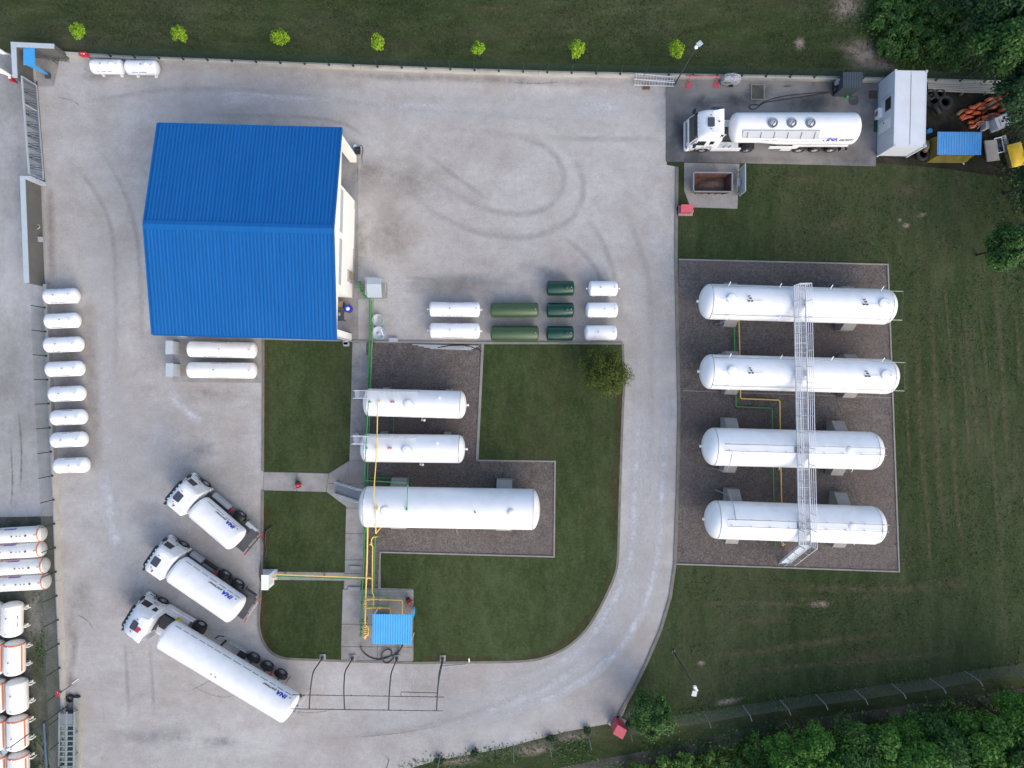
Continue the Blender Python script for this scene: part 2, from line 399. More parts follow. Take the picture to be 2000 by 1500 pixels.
struct('dirt_track', MB().sheet(px([(1090, 1500), (1200, 1478), (1350, 1449), (1500, 1414), (1700, 1387), (2000, 1343), (2700, 1240), (2700, 1275), (2000, 1368), (1700, 1408), (1500, 1440), (1350, 1476), (1200, 1512), (1080, 1530)]), .010), 'track')
struct('junk_corner_earth', MB().sheet(px([(1706, 160), (1960, 160), (2080, 170), (2090, 345), (1950, 345), (1850, 330), (1760, 322), (1704, 318)]), .012), 'earth')
struct('wash_pad', MB().sheet(px([(1300, 152), (1500, 156), (1716, 162), (1710, 325), (1500, 320), (1300, 316)]), .028), 'pad')
struct('skip_pad', MB().sheet(px([(1336, 318), (1444, 320), (1440, 408), (1348, 405), (1336, 372)]), .034), 'path')

# wear on the ground, and shade painted beside the angled tankers
def marks(name, m, strips=(), spots=(), z=.024):
    vs = []; fs = []; uv = []
    for path, w in strips:
        P = smooth_path([at(x, y, z) for x, y in path], 6); n = len(P)
        o = len(vs)
        for i, p in enumerate(P):
            t = (P[min(i + 1, n - 1)] - P[max(i - 1, 0)]).normalized(); nn = Vector((-t.y, t.x, 0))
            e = min(1, 4 * i / (n - 1), 4 * (n - 1 - i) / (n - 1))
            for k in (-1, 0, 1):
                vs.append(p + nn * w / 2 * k); uv.append((k, e))
        for i in range(n - 1):
            for k in (0, 1): fs.append((o + i * 3 + k, o + i * 3 + k + 1, o + i * 3 + 4 + k, o + i * 3 + 3 + k))
        z += .0004
    for (cx, cy, rx, ry, a) in spots:
        o = len(vs); c = at(cx, cy, z); vs.append(c); uv.append((0, 1)); kk = 28
        for j in range(kk):
            t = 2 * math.pi * j / kk; q = Vector((rx * math.cos(t), ry * math.sin(t), 0)) * (58 / F) * random.uniform(.82, 1.15)
            q.rotate(Matrix.Rotation(R(a), 3, 'Z')); vs.append(c + q); uv.append((1, 1))
        for j in range(kk): fs.append((o, o + 1 + j, o + 1 + (j + 1) % kk))
        z += .0004
    me = bpy.data.meshes.new(name); me.from_pydata(vs, [], fs); me.materials.append(M[m])
    ul = me.uv_layers.new(name='UVMap')
    for lp in me.loops: ul.data[lp.index].uv = uv[lp.vertex_index]
    o = bpy.data.objects.new(name, me); C.objects.link(o); o['kind'] = 'structure'
    return o
marks('tyre_tracks', 'm_dark', strips=[
    ([(760, 300), (860, 362), (940, 405), (1010, 418), (1065, 408), (1095, 375), (1100, 335), (1075, 295), (1020, 268), (930, 255), (820, 250)], .95),
    ([(770, 350), (850, 415), (930, 452), (1010, 464), (1080, 450), (1125, 415), (1140, 365), (1125, 315), (1090, 280)], .95),
    ([(830, 300), (900, 352), (960, 395)], .7), ([(1150, 430), (1180, 480), (1205, 560), (1212, 640)], .8),
    ([(1215, 400), (1245, 470), (1268, 560), (1272, 700), (1268, 900), (1250, 1080)], .9), ([(1100, 460), (1160, 520), (1190, 600)], .7),
    ([(120, 300), (180, 365), (215, 440), (224, 520), (226, 660), (220, 800)], .7), ([(200, 300), (245, 380), (268, 470), (276, 580), (278, 700)], .7),
    ([(150, 200), (220, 190), (330, 175), (480, 176), (640, 195), (760, 208), (950, 224), (1200, 240)], .7),
    ([(360, 225), (520, 226), (660, 238), (720, 275)], .6), ([(1290, 270), (1180, 272), (1060, 268)], .8),
    ([(244, 1255), (248, 1320), (252, 1402)], .55), ([(293, 1255), (297, 1320), (301, 1400)], .55),
    ([(430, 1310), (520, 1365), (600, 1400)], .4), ([(620, 1445), (760, 1430), (920, 1395), (1080, 1330), (1180, 1255)], .7)])
marks('pale_wheel_paths', 'm_light', strips=[
    ([(1240, 640), (1246, 800), (1240, 960), (1232, 1080), (1200, 1170), (1140, 1260), (1060, 1310), (940, 1350)], 1.3),
    ([(1296, 620), (1300, 800), (1293, 960), (1283, 1090), (1250, 1200), (1190, 1290), (1100, 1350), (980, 1395), (840, 1425)], 1.3),
    ([(1190, 1278), (1150, 1318), (1080, 1360)], .7), ([(340, 190), (460, 184), (560, 190), (700, 200)], .9), ([(770, 208), (820, 205), (870, 212)], 1.),
    ([(900, 1400), (1000, 1375), (1090, 1330), (1160, 1270)], 1.1), ([(330, 760), (360, 800), (400, 830)], 1.5), ([(200, 900), (215, 1000), (235, 1090)], 2.2)],
    spots=[(470, 195, 90, 22, 0), (1180, 210, 90, 34, 0)], z=.034)
marks('pale_worn_road', 'm_pale', strips=[([(1262, 430), (1268, 560), (1272, 700), (1270, 850), (1264, 980), (1252, 1080), (1222, 1170), (1170, 1255), (1095, 1325), (980, 1370), (840, 1395), (700, 1410), (560, 1425)], 4.3), ([(180, 420), (200, 560), (205, 700), (215, 860), (225, 1010)], 4.5), ([(260, 205), (420, 190), (600, 192), (800, 210), (1000, 215), (1200, 215)], 3.4), ([(330, 800), (300, 860), (250, 950)], 4.)], z=.0395)
marks('brown_stains', 'm_brown', strips=[
    ([(170, 560), (178, 700), (184, 830), (188, 930)], 1.8), ([(700, 420), (704, 480), (700, 540)], 1.8), ([(150, 1240), (140, 1300), (138, 1340)], .9),
    ([(640, 140), (760, 150), (900, 153), (1060, 160), (1220, 164)], 1.), ([(1180, 1425), (1100, 1440), (980, 1470), (850, 1496)], 1.6),
    ([(98, 360), (100, 460), (102, 550)], 1.1), ([(120, 560), (135, 740), (148, 930)], 3.2)],
    spots=[(420, 770, 90, 34, 0), (790, 350, 120, 60, -10), (760, 460, 80, 90, 0), (720, 340, 40, 45, 0), (330, 1200, 30, 14, 0), (140, 1230, 18, 60, 0), (1262, 170, 12, 8, 0), (1300, 180, 6, 18, 0), (140, 1335, 16, 14, 0),
           (880, 560, 150, 30, 0), (1640, 300, 70, 22, 0), (1480, 312, 130, 10, 0), (1690, 240, 22, 50, 0), (160, 1170, 40, 60, 0), (190, 150, 50, 16, 0)], z=.046)
marks('ground_cracks', 'm_crack', strips=[([(380, 1312), (430, 1318), (470, 1345), (520, 1360), (560, 1388)], .14), ([(362, 1330), (400, 1352), (440, 1362), (480, 1352), (520, 1366)], .12), ([(430, 1318), (400, 1335), (370, 1350)], .12), ([(560, 1388), (610, 1392), (650, 1386)], .12),
    ([(700, 1440), (780, 1432), (860, 1418)], .12), ([(150, 1200), (170, 1212), (182, 1228)], .14), ([(110, 190), (140, 196), (160, 210)], .12), ([(990, 160), (1040, 163), (1090, 161)], .12), ([(20, 860), (24, 930), (22, 990)], .25), ([(36, 800), (42, 880), (40, 960)], .3)], z=.050)
marks('lawn_margins', 'm_margin', strips=[([(1206, 690), (1209, 760), (1206, 860), (1202, 960), (1197, 1070)], .9), ([(1196, 1100), (1175, 1160), (1142, 1214), (1100, 1256), (1052, 1279), (990, 1286)], .7), ([(522, 970), (521, 1040), (520, 1110)], .8), ([(518, 1140), (514, 1200), (520, 1244), (545, 1274)], .9), ([(523, 670), (522, 780), (522, 910)], .6), ([(820, 1286), (900, 1287), (990, 1287)], .6)], z=.079)
marks('damp_and_shade_marks', 'm_grey', spots=[(1060, 530, 60, 18, -14), (900, 548, 140, 22, 0), (260, 1170, 50, 36, 20), (390, 880, 46, 30, 20), (430, 1450, 60, 14, 0), (1230, 1395, 34, 12, 50), (300, 1440, 110, 24, 0)], z=.056)  # damp spots, plus painted soft shade north-west of the top and bottom angled tankers
marks('wet_pad_stains', 'm_oil', spots=[(1330, 250, 26, 48, 0), (1440, 196, 70, 22, 0), (1580, 200, 90, 26, 0), (1480, 180, 40, 26, 0), (1370, 200, 30, 20, 0), (1540, 168, 16, 4, 0)], z=.060)
marks('sandy_patches', 'm_sand', spots=[(1690, 108, 70, 40, -20), (1720, 128, 50, 16, -8), (1655, 14, 48, 38, 0), (1562, 85, 16, 18, 0), (1370, 1295, 12, 8, 0), (1420, 1370, 40, 10, 12), (1600, 1180, 30, 10, 0), (1770, 440, 10, 8, 0), (1757, 430, 6, 6, 0), (1800, 420, 14, 6, 20),
                                        (1040, 1465, 60, 16, 8), (1120, 1440, 40, 10, 8), (900, 1485, 60, 12, 8)], z=.030)
marks('straw_patches', 'm_straw', strips=[([(1815, 560), (1822, 680), (1828, 820), (1835, 960), (1850, 1080)], 1.), ([(1850, 700), (1860, 850), (1870, 1000), (1885, 1100)], .8), ([(1790, 640), (1796, 800), (1805, 960)], .9),
    ([(1500, 1145), (1620, 1148), (1760, 1150), (1880, 1130)], 1.1), ([(1340, 1285), (1480, 1272), (1640, 1250), (1760, 1235)], 1.2), ([(1880, 600), (1900, 760), (1920, 940)], .8), ([(1940, 520), (1955, 700), (1965, 900)], .8), ([(1765, 700), (1772, 820), (1778, 940)], .5), ([(1842, 540), (1852, 640), (1862, 760)], .4), ([(1870, 620), (1884, 760), (1892, 900)], .45), ([(1908, 560), (1930, 760), (1945, 980), (1960, 1120)], .5), ([(1800, 900), (1812, 1020), (1816, 1130)], .6), ([(1985, 600), (1992, 760)], .6), ([(1345, 1180), (1480, 1176), (1620, 1186)], .7), ([(1400, 1320), (1560, 1300), (1700, 1290), (1900, 1270)], .8)],
    spots=[(1560, 350, 60, 14, 0), (1780, 370, 70, 26, 0), (1580, 1170, 60, 12, 0), (1700, 1165, 50, 14, 0), (1870, 1140, 40, 18, 0), (1480, 1210, 90, 18, 4), (1700, 1280, 80, 18, 8), (980, 18, 120, 18, 0), (160, 90, 30, 10, 0), (520, 1080, 12, 90, 0), (525, 1220, 12, 50, 0), (1640, 440, 60, 30, 0), (820, 1240, 60, 40, 0)], z=.0625)

# central island: kerbed lawns, stone bed, paths
def curve_px(pts, k=5): return smooth_path([Vector((x, y, 0)) for x, y in pts], k)
bl = [(512, 1132), (508, 1180), (506, 1215), (510, 1240), (520, 1262), (537, 1278), (560, 1286)]
br = [(1000, 1292), (1055, 1286), (1108, 1263), (1150, 1222), (1184, 1162), (1203, 1115), (1207, 1080)]
blc = [(p.x, p.y) for p in curve_px(bl)]; brc = [(p.x, p.y) for p in curve_px(br)]
struct('lawn', MB().prism(px([(517, 664), (688, 668), (683, 899), (643, 924), (516, 921)]), .0, .075), 'lawn')
struct('lawn', MB().prism(px([(515, 958), (638, 961), (680, 992), (675, 1118), (513, 1116)][::-1]), .0, .075), 'lawn')
struct('lawn', MB().prism(px(blc + [(668, 1288), (672, 1134)]), .0, .075), 'lawn')
struct('lawn', MB().prism(px([(944, 673), (1216, 672), (1219, 750), (1216, 800), (1211, 950)] + brc[::-1] + [(808, 1292), (808, 1150), (744, 1148), (744, 1080), (1083, 1088), (1085, 901), (933, 898)]), .0, .075), 'lawn')
struct('stone_bed', MB().sheet(px([(716, 670), (943, 672), (932, 899), (1084, 901), (1082, 1087), (743, 1078), (741, 1149), (704, 1149)]), .050), 'bed')
struct('stone_bed', MB().sheet(px([(1325, 507), (1733, 517), (1755, 1116), (1320, 1101)]), .050), 'bed')
struct('pipe_trench', MB().sheet(px([(530, 1116), (674, 1118), (672, 1134), (530, 1133)]), .060), 'path')
struct('building_apron', MB().sheet(px([(655, 300), (700, 300), (700, 668), (655, 664)]), .040), 'path')
struct('cabinet_plinth', MB().sheet(px([(694, 555), (757, 552), (757, 583), (694, 585)]), .046), 'path')
struct('tank_plinth', MB().sheet(px([(338, 662), (512, 664), (510, 748), (338, 746)]), .036), 'path')
struct('gate_plinth', MB().sheet(px([(68, 118), (118, 112), (106, 168), (74, 170)]), .040), 'path')
# the path through the island: cast slabs with open joints
pl = [(689, 668), (683, 899), (676, 1000), (674, 1118), (669, 1288)]; pr = [(722, 670), (715, 900), (712, 1000), (708, 1118), (704, 1150)]
def xa(line, y):
    for (x0, y0), (x1, y1) in zip(line, line[1:]):
        if y0 <= y <= y1: return x0 + (x1 - x0) * (y - y0) / (y1 - y0)
    return line[-1][0]
root = thing('concrete_path', 'grey concrete slab path between the lawn and the dark stone bed', 'path'); root['kind'] = 'structure'
ys = [669, 716, 763, 808, 843, 900, 945, 992, 1042, 1093, 1120, 1149]
for y0, y1 in zip(ys, ys[1:]):
    obj('slab', MB().prism(px([(xa(pl, y1), y1 - .5), (xa(pr, y1), y1 - .5), (xa(pr, y0), y0 + .5), (xa(pl, y0), y0 + .5)]), .0, .078 + random.uniform(-.004, .004)), 'path', root)
for q in ([(516, 922), (580, 923), (579, 959), (516, 957)], [(581, 923), (642, 925), (637, 960.5), (580, 959)], [(643, 925), (682, 900.5), (675, 944), (641, 943)], [(641, 944), (675, 945), (679, 991), (638, 960)]):
    obj('slab', MB().prism(px(q[::-1]), 0, .077), 'path', root)
for q in ([(670, 1151), (739, 1151), (738, 1218), (668, 1218)], [(740, 1151), (808, 1152), (807, 1219), (739, 1218)], [(668, 1219), (738, 1219), (737, 1262), (667, 1262)], [(739, 1219), (807, 1220), (806, 1263), (738, 1262)], [(667, 1263), (737, 1263), (736, 1290), (667, 1289)], [(738, 1263), (806, 1264), (805, 1292), (737, 1290)]):
    obj('slab', MB().prism(px(q[::-1]), 0, .080), 'path', root)
for q in ([(684, 1104), (707, 1105), (706, 1112), (684, 1111)], [(681, 1145), (704, 1146), (704, 1153), (681, 1152)]):
    obj('step_slab', MB().prism(px(q[::-1]), .07, .20), 'concrete', root)
obj('drain_cover', MB().prism(px([(707, 693), (719, 693), (718, 727), (706, 727)][::-1]), .07, .092), 'greysheet', root)
# kerbs
kw = .12
def kerb(pts, m='kerb', z=.12, w=kw, closed=False):
    return struct('kerb', MB().strip(px(pts), w, 0, z, closed), m)
kerb([(1325, 507), (1733, 517), (1755, 1116), (1320, 1101)])
kerb([(943, 672), (932, 899)], w=.22); kerb([(932, 899), (1084, 901), (1082, 1087), (743, 1078), (740, 1149)])
kerb([(1322, 326), (1320, 500), (1326, 800), (1323, 960), (1318, 1101), (1309, 1165), (1290, 1230), (1262, 1295), (1235, 1350), (1205, 1402)], 'darkkerb', .10, .26)
kerb([(515, 664), (514, 920)], 'darkkerb', .10, .2); kerb([(514, 958), (512, 1116), (511, 1134)] + blc + [(667, 1290), (808, 1294)] + brc + [(1211, 950), (1216, 800), (1219, 752), (1216, 672)], 'darkkerb', .10, .2)
kerb([(690, 667), (943, 670), (1216, 671)], 'kerb', .16, .16)
kerb([(1333, 763), (1744, 777)], 'kerb', .065, .06)
# ------------------------------------------------------------------ boundary walls, gates and fences
def along(path, step, start=0.):
    """points every step metres along a path of Vectors, with the heading at each"""
    out = []; dist = start
    for a, b in zip(path, path[1:]):
        L = (b - a).length
        while dist <= L + 1e-6:
            t = (b - a).normalized(); out.append((a + t * dist, math.atan2(t.y, t.x))); dist += step
        dist -= L
    return out
def mesh_panel(L, h, dx=.10, dz=.05, r=.005):
    m = MB(); n = max(1, int(round(L / dx)))
    for i in range(n + 1): m.bar((i * L / n, 0, .02), (i * L / n, 0, h), r, r)
    k = max(1, int(round(h / dz)))
    for j in range(k + 1): m.bar((0, .006, .02 + j * (h - .02) / k), (L, .006, .02 + j * (h - .02) / k), r, r)
    return m
def seg_wall(path, w, h, label, name, m, step=5., cat='wall'):
    root = thing(name, label, cat, path[0]); o0 = path[0]
    pts = along(path, step); pts.append((path[-1], 0))
    for (a, _), (b, _) in zip(pts, pts[1:]):
        if (b - a).length < .05: continue
        dd = (b - a).normalized() * .012; hh = h + random.uniform(-.008, .008)
        mm = MB(); q0, q1 = a + dd - o0, b - dd - o0
        mm.bar((q0.x, q0.y, hh / 2), (q1.x, q1.y, hh / 2), w, hh); obj('wall_segment', mm, m, root)
    return root
top_in = px([(132, 113.5), (250, 121), (500, 130.5), (745, 140), (980, 148.5), (1250, 155), (1500, 158.5), (1716, 163), (1958, 170)])
top_c = [p + Vector((0, .19, 0)) for p in top_in]
seg_wall(top_c, .30, .46, 'long low pale concrete wall under the dark green mesh fence', 'low_wall', 'wallcon')
lx = px([(91, 556), (94, 650), (98, 744), (105, 885), (110, 978), (114, 1119), (120, 1260), (124, 1355), (129, 1500), (134, 1640)])
left_c = [p + Vector((.14, 0, 0)) for p in lx]
seg_wall(left_c, .30, .46, 'long low pale concrete wall behind the left row of small white tanks', 'low_wall', 'wallcon')

def mesh_fence(path, base, h, step, label, post_m='fencewire', wire_m='fencewire', start=0., panels=True, dz=.05, pr=.03):
    root = thing('mesh_fence', label, 'fence', path[0]); o0 = path[0]
    pts = along(path, step, start)
    for p, a in pts:
        q = p - o0
        obj('post', lambda: MB().box((0, 0, h / 2), (.06, .06, h)).box((0, 0, .02), (.16, .16, .04)), post_m, root, ('fpost', h, post_m), (q.x, q.y, base), a)
    if panels:
        for (p, a), (p2, _) in zip(pts, pts[1:]):
            q = p - o0; L = (p2 - p).length - .07; a2 = math.atan2((p2 - p).y, (p2 - p).x)
            obj('mesh_panel', lambda: mesh_panel(step - .07, h - .05, .10, dz), wire_m, root, ('fpanel', step, h, wire_m), (q.x + math.cos(a2) * .035, q.y + math.sin(a2) * .035, base + .03), a2).scale = (L / (step - .07), 1, 1)
    return root
mesh_fence([p for p in top_c], .46, 1.65, 2.045, 'dark green wire mesh fence standing on the low wall before the row of young trees', start=1.9)
mesh_fence([p + Vector((-.05, 0, 0)) for p in left_c], .46, 1.65, 2.025, 'dark wire mesh fence on the left wall between the yard and the neighbouring concrete yard', wire_m='greywire', start=2.0)

# right-hand corner: wire fence on cranked posts
fx = px([(760, 1484), (860, 1474), (1003, 1455), (1073, 1443), (1148, 1430), (1225, 1414), (1300, 1401), (1373, 1389), (1450, 1377), (1523, 1366), (1593, 1356), (1668, 1346), (1740, 1335), (1815, 1325), (1884, 1311), (1965, 1301), (2040, 1290), (2120, 1279)])
root = thing('wire_fence', 'wire fence on pale cranked posts along the dirt track below the trees', 'fence', fx[0])
def cranked():
    return MB().box((0, 0, .95), (.07, .07, 1.9)).bar((0, 0, 1.88), (0, -.30, 2.2), .06, .06)
for i, p in enumerate(fx):
    dd = fx[min(i + 1, len(fx) - 1)] - fx[max(i - 1, 0)]
    obj('post', cranked, 'post', root, 'cranked', p - fx[0], math.atan2(dd.y, dd.x))
for i in range(5, len(fx) - 1):
    a, b = fx[i], fx[i + 1]; dd = b - a
    obj('wire_mesh', lambda: mesh_panel(3.2, 1.75, .16, .14, .008), 'greywire', root, 'cpanel', a - fx[0] + Vector((0, 0, .05)), math.atan2(dd.y, dd.x)).scale = (dd.length / 3.2, 1, 1)

# grey corner wall by the sliding gate
wz = 1.95
def wallblock(poly_top, label, name='corner_wall', h=wz, lip=.05):
    P = px(poly_top, h); c = sum(P, Vector()) / len(P); c.z = 0
    root = thing(name, label, 'wall', c)
    loc = [(p.x - c.x, p.y - c.y) for p in P]
    obj('wall_body', MB().prism(loc[::-1], 0, h - .06), 'darkwall', root)
    cc = Vector((sum(p[0] for p in loc) / len(loc), sum(p[1] for p in loc) / len(loc)))
    obj('coping', MB().prism([(p[0] * 1.0 + (.02 if p[0] > cc.x else -.02), p[1] + (.02 if p[1] > cc.y else -.02)) for p in loc][::-1], h - .06, h), 'coping', root)
    return root
wallblock([(21, 82), (105, 86), (105, 95), (31.5, 92), (34, 151), (25, 151)], 'grey rendered corner wall with a pale blue grey coping wrapped round the blue shelter')
wallblock([(39, 344), (48, 344), (56, 552), (47, 552)], 'long dark grey wall panel with pale coping below the sliding gate')
r2 = thing('gate_pillar', 'short pale grey gate pillar joined to the end of the long dark grey wall', 'pillar', at(88, 360))
obj('pillar', MB().box((-.2, 0, .95), (.62, .26, 1.9)), 'coping', r2)
obj('lamp_box', MB().box((.2, -.1, 1.2), (.22, .3, .3)), 'palegrey', r2)
# sliding gate
ga, gb = at(73, 168), at(87, 352)
root = thing('sliding_gate', 'long grey sliding gate of thin diagonal mesh bars on the left boundary', 'gate', ga)
gd = gb - ga; L = gd.length; u = gd.normalized(); rzg = math.atan2(u.y, u.x); root.rotation_euler = (0, 0, rzg)
fr = MB()
for z in (.12, 1.85): fr.bar((0, 0, z), (L, 0, z), .09, .14)
for x in (0, L * .28, L): fr.bar((x, 0, .1), (x, 0, 1.86), .08, .08)
obj('gate_frame', fr, 'palegrey', root)
obj('gate_rail', MB().bar((-.4, 0, .04), (L + .2, 0, .04), .12, .06), 'frame', root)
for k_, x in [(i * 7 % 6, i * .15 + .05 * (i % 3)) for i in range(2, int(L / .15) - 3)]:
    obj('gate_bar', lambda: MB().bar((-.25 + .1 * (k_ % 3), 0, .16), (.34 - .18 * (k_ % 4), 0, 1.8), .038, .038), 'slate', root, ('gatebar', k_), (x, .0, 0))
obj('gate_panel', MB().box((L * .14, 0, 1.0), (L * .26, .02, 1.55)), 'greysheet', root)

# ------------------------------------------------------------------ the depot building
b = thing('depot_building', 'depot building with a blue corrugated gable roof and open cream painted bays', 'building', (-20.28, 11.70, 0), R(-1.5))
EZ, RZ, HX, HY = 5.7, 7.32, 7.02, 8.03
def corr(length_x, pitch, depth, y0, z0, y1, z1, thick=.02):
    """corrugated sheet running from (y0,z0) to (y1,z1), ribs side by side along x"""
    m = MB(); n = int(length_x / pitch); prof = []
    for i in range(n):
        x = -length_x / 2 + i * length_x / n; q = length_x / n
        prof += [(x, 0), (x + q * .36, 0), (x + q * .50, depth), (x + q * .86, depth)]
    prof.append((length_x / 2, 0))
    for (a, c) in zip(prof, prof[1:]):
        vs = [(a[0], y0, z0 + a[1]), (c[0], y0, z0 + c[1]), (c[0], y1, z1 + c[1]), (a[0], y1, z1 + a[1])]
        m.add(vs, [(0, 1, 2, 3)])
    o = len(m.v)
    m.add([(-length_x / 2, y0, z0 - thick), (length_x / 2, y0, z0 - thick), (length_x / 2, y1, z1 - thick), (-length_x / 2, y1, z1 - thick)], [(3, 2, 1, 0)])
    return m
obj('roof_slope', corr(2 * HX, .272, .055, -HY, EZ, 0, RZ), 'blue_roof', b)
obj('roof_slope', corr(2 * HX, .272, .055, HY, EZ, 0, RZ), 'blue_roof', b)
m_ = MB(); sl_ = (RZ - EZ) / HY
m_.add([(-HX - .02, -.42, RZ - .42 * sl_ + .072), (HX + .02, -.42, RZ - .42 * sl_ + .072), (HX + .02, 0, RZ + .078), (-HX - .02, 0, RZ + .078), (HX + .02, .3, RZ - .3 * sl_ + .072), (-HX - .02, .3, RZ - .3 * sl_ + .072)], [(0, 1, 2, 3), (3, 2, 4, 5)])
obj('ridge_cap', m_, 'blue_roof', b)
for s in (-1, 1):
    obj('gutter', MB().bar((-HX, s * (HY + .06), EZ - .06), (HX, s * (HY + .06), EZ - .06), .14, .12), 'blue_roof', b)
    vp = [(s * (HX + .03), -HY - .05, EZ + .02), (s * (HX + .03), 0, RZ + .03), (s * (HX + .03), HY + .05, EZ + .02)]
    obj('verge_flashing', MB().bar(vp[0], vp[1], .10, .16).bar(vp[1], vp[2], .10, .16), 'blue_roof', b)
zr = lambda y: RZ - abs(y) * sl_ - .10
def gable_block(x0, x1, y0, y1, z0=0.):
    m = MB(); ys = sorted({y0, y1, 0.} if y0 < 0 < y1 else {y0, y1})
    for xx in (x0, x1):
        m.add([(xx, y, z0) for y in ys] + [(xx, y, zr(y)) for y in ys[::-1]], [tuple(range(2 * len(ys)))])
    for yy in (y0, y1): m.add([(x0, yy, z0), (x1, yy, z0), (x1, yy, zr(yy)), (x0, yy, zr(yy))], [(0, 1, 2, 3)])
    return m
obj('floor_slab', MB().box((0, 0, .03), (13.9, 15.7, .06)), 'path', b)
obj('wall_block', gable_block(-6.75, 6.86, -4.2, 4.0), 'wall', b)
obj('gable_beam', gable_block(6.55, 6.88, -7.72, -4.21, 4.9), 'wall', b); obj('gable_beam', gable_block(6.55, 6.88, 4.01, 7.72, 4.9), 'wall', b)
obj('gable_beam', gable_block(-6.88, -6.55, -7.72, -4.21, 4.9), 'wall', b); obj('gable_beam', gable_block(-6.88, -6.55, 4.01, 7.72, 4.9), 'wall', b)
for sx in (-6.62, 6.62):
    for sy in (-7.55, 7.55): obj('corner_column', lambda: MB().box((0, 0, 2.8), (.54, .56, 5.55)), 'wall', b, 'ccol', (sx, sy, 0))
for sx in (-4.2, 1.0):
    for sy in (-7.55, 7.55): obj('column', lambda: MB().box((0, 0, 2.8), (.4, .4, 5.5)), 'wall', b, 'mcol', (sx, sy, 0))
for sy in (-7.55, 7.55): obj('eaves_beam', MB().bar((-6.3, sy, 5.3), (6.3, sy, 5.3), .3, .4), 'wall', b)
for (y0, y1) in ((-3.75, -.15), (.35, 3.7)):
    wn_ = obj('window', MB().box((6.875, (y0 + y1) / 2, 4.5), (.05, y1 - y0, .75)), 'coping', b)
    n_ = 4
    for i in range(n_):
        w_ = (y1 - y0 - .1) / n_
        obj('pane', MB().box((6.897, y0 + .05 + w_ * (i + .5), 4.5), (.02, w_ - .06, .62)), 'palegrey', wn_)
dr = obj('roller_door', MB().box((6.87, 1.6, 1.7), (.04, 3.4, 3.3)), 'wall', b)
for i in range(11): obj('slat', lambda: MB().box((0, 0, 0), (.05, 3.36, .27)), 'wall', dr, 'rslat', (6.875, 1.6, .25 + i * .29))
obj('door', MB().box((6.875, -2.6, 1.06), (.05, 1.0, 2.1)), 'palegrey', b)
obj('plinth', MB().box((6.9, -.1, .12), (.12, 8.1, .24)), 'concrete', b)
obj('meter_box', MB().box((6.98, -2.55, 1.2), (.22, .55, .7)), 'timber', b)
for i, (sx, sy) in enumerate(((-6.9, -7.9), (6.9, -7.9), (6.75, 7.9), (-6.9, 7.9))):
    obj('downpipe', lambda: MB().cyl((0, 0, .05), (0, 0, 5.6), .055, 8), 'palegrey', b, 'dpipe', (sx, sy, 0))

# things standing in and at the open bays
def simple(name, label, cat, mb, m, loc, rz=0., group=None):
    o = obj(name, mb, m, None, None, loc, rz); return tag(o, label, cat, group)
t = thing('drum', 'blue plastic drum with a white lid in the open bay of the depot building', 'drum', at(683, 604))
obj('drum_body', MB().lathe([(0, .29), (.05, .31), (.3, .3), (.33, .315), (.6, .3), (.63, .315), (.85, .30), (.9, .27)], 20, axis='Z'), 'deep_blue', t)
obj('lid', MB().lathe([(.9, .16), (.95, .16), (.96, 0.)], 14, (.05, -.05, 0), 'Z'), 'white', t)
t = thing('tool_bench', 'dark steel bench with small tools on it in the bay behind the blue drum', 'bench', at(668, 618))
obj('bench_top', MB().box((0, 0, .8), (.75, .9, .05)), 'frame', t)
for sx in (-.32, .32):
    for sy in (-.4, .4): obj('leg', lambda: MB().box((0, 0, .39), (.05, .05, .78)), 'frame', t, 'bleg', (sx, sy, 0))
obj('vice', MB().box((0, .1, .9), (.12, .25, .14)).cyl((-.1, .1, .92), (.12, .1, .92), .02, 6), 'galv', t)
t = thing('crate', 'small dark crate with orange bits beside the wall of the open bay', 'crate', at(665, 596))
obj('crate_body', MB().box((0, 0, .3), (.7, .5, .6)), 'black', t); obj('crate_rim', MB().box((0, 0, .61), (.74, .54, .04)), 'timber', t)
t = thing('motor_pump', 'small dark motor pump lying at the north east column of the depot building', 'pump', at(700, 296))
obj('pump_body', MB().box((0, 0, .25), (.4, .55, .3)).cyl((-.25, .1, .3), (.2, .1, .3), .16, 10), 'black', t)
obj('hose', MB().tube(smooth_path([(0, .2, .2), (.25, .5, .04), (.4, .2, .04), (.3, -.5, .04), (.35, -.9, .04)], 5), .025, 6), 'black', t)
obj('bucket', MB().lathe([(0, .12), (.3, .15)], 12, (-.22, .35, 0), 'Z'), 'white', t)

# ------------------------------------------------------------------ pressure tanks
def shell(L, r, hd, n=40, seams=()):
    prof = []
    for i in range(10):
        a = i / 9 * math.pi / 2; prof.append((-L / 2 + hd * (1 - math.cos(a)), max(1e-4, r * math.sin(a))))
    xs = [-L / 2 + hd] + list(seams) + [L / 2 - hd]
    for s in seams: prof += [(s - .09, r), (s - .03, r), (s - .012, r + .002), (s + .012, r + .002), (s + .03, r), (s + .09, r)]
    for i in range(10):
        a = (9 - i) / 9 * math.pi / 2; prof.append((L / 2 - hd * (1 - math.cos(a)), max(1e-4, r * math.sin(a))))
    return MB().lathe(prof, n)
def patch(r, zc, x0, x1, a0, a1, lift=.006, n=6):
    """thin curved sticker on a tank; angles from straight up, positive towards +y"""
    m = MB(); vs = []
    for i in range(n + 1):
        a = R(a0 + (a1 - a0) * i / n); y, z = (r + lift) * math.sin(a), zc + (r + lift) * math.cos(a)
        vs += [(x0, y, z), (x1, y, z)]
    return m.add(vs, [(2 * i, 2 * i + 1, 2 * i + 3, 2 * i + 2) for i in range(n)], True)
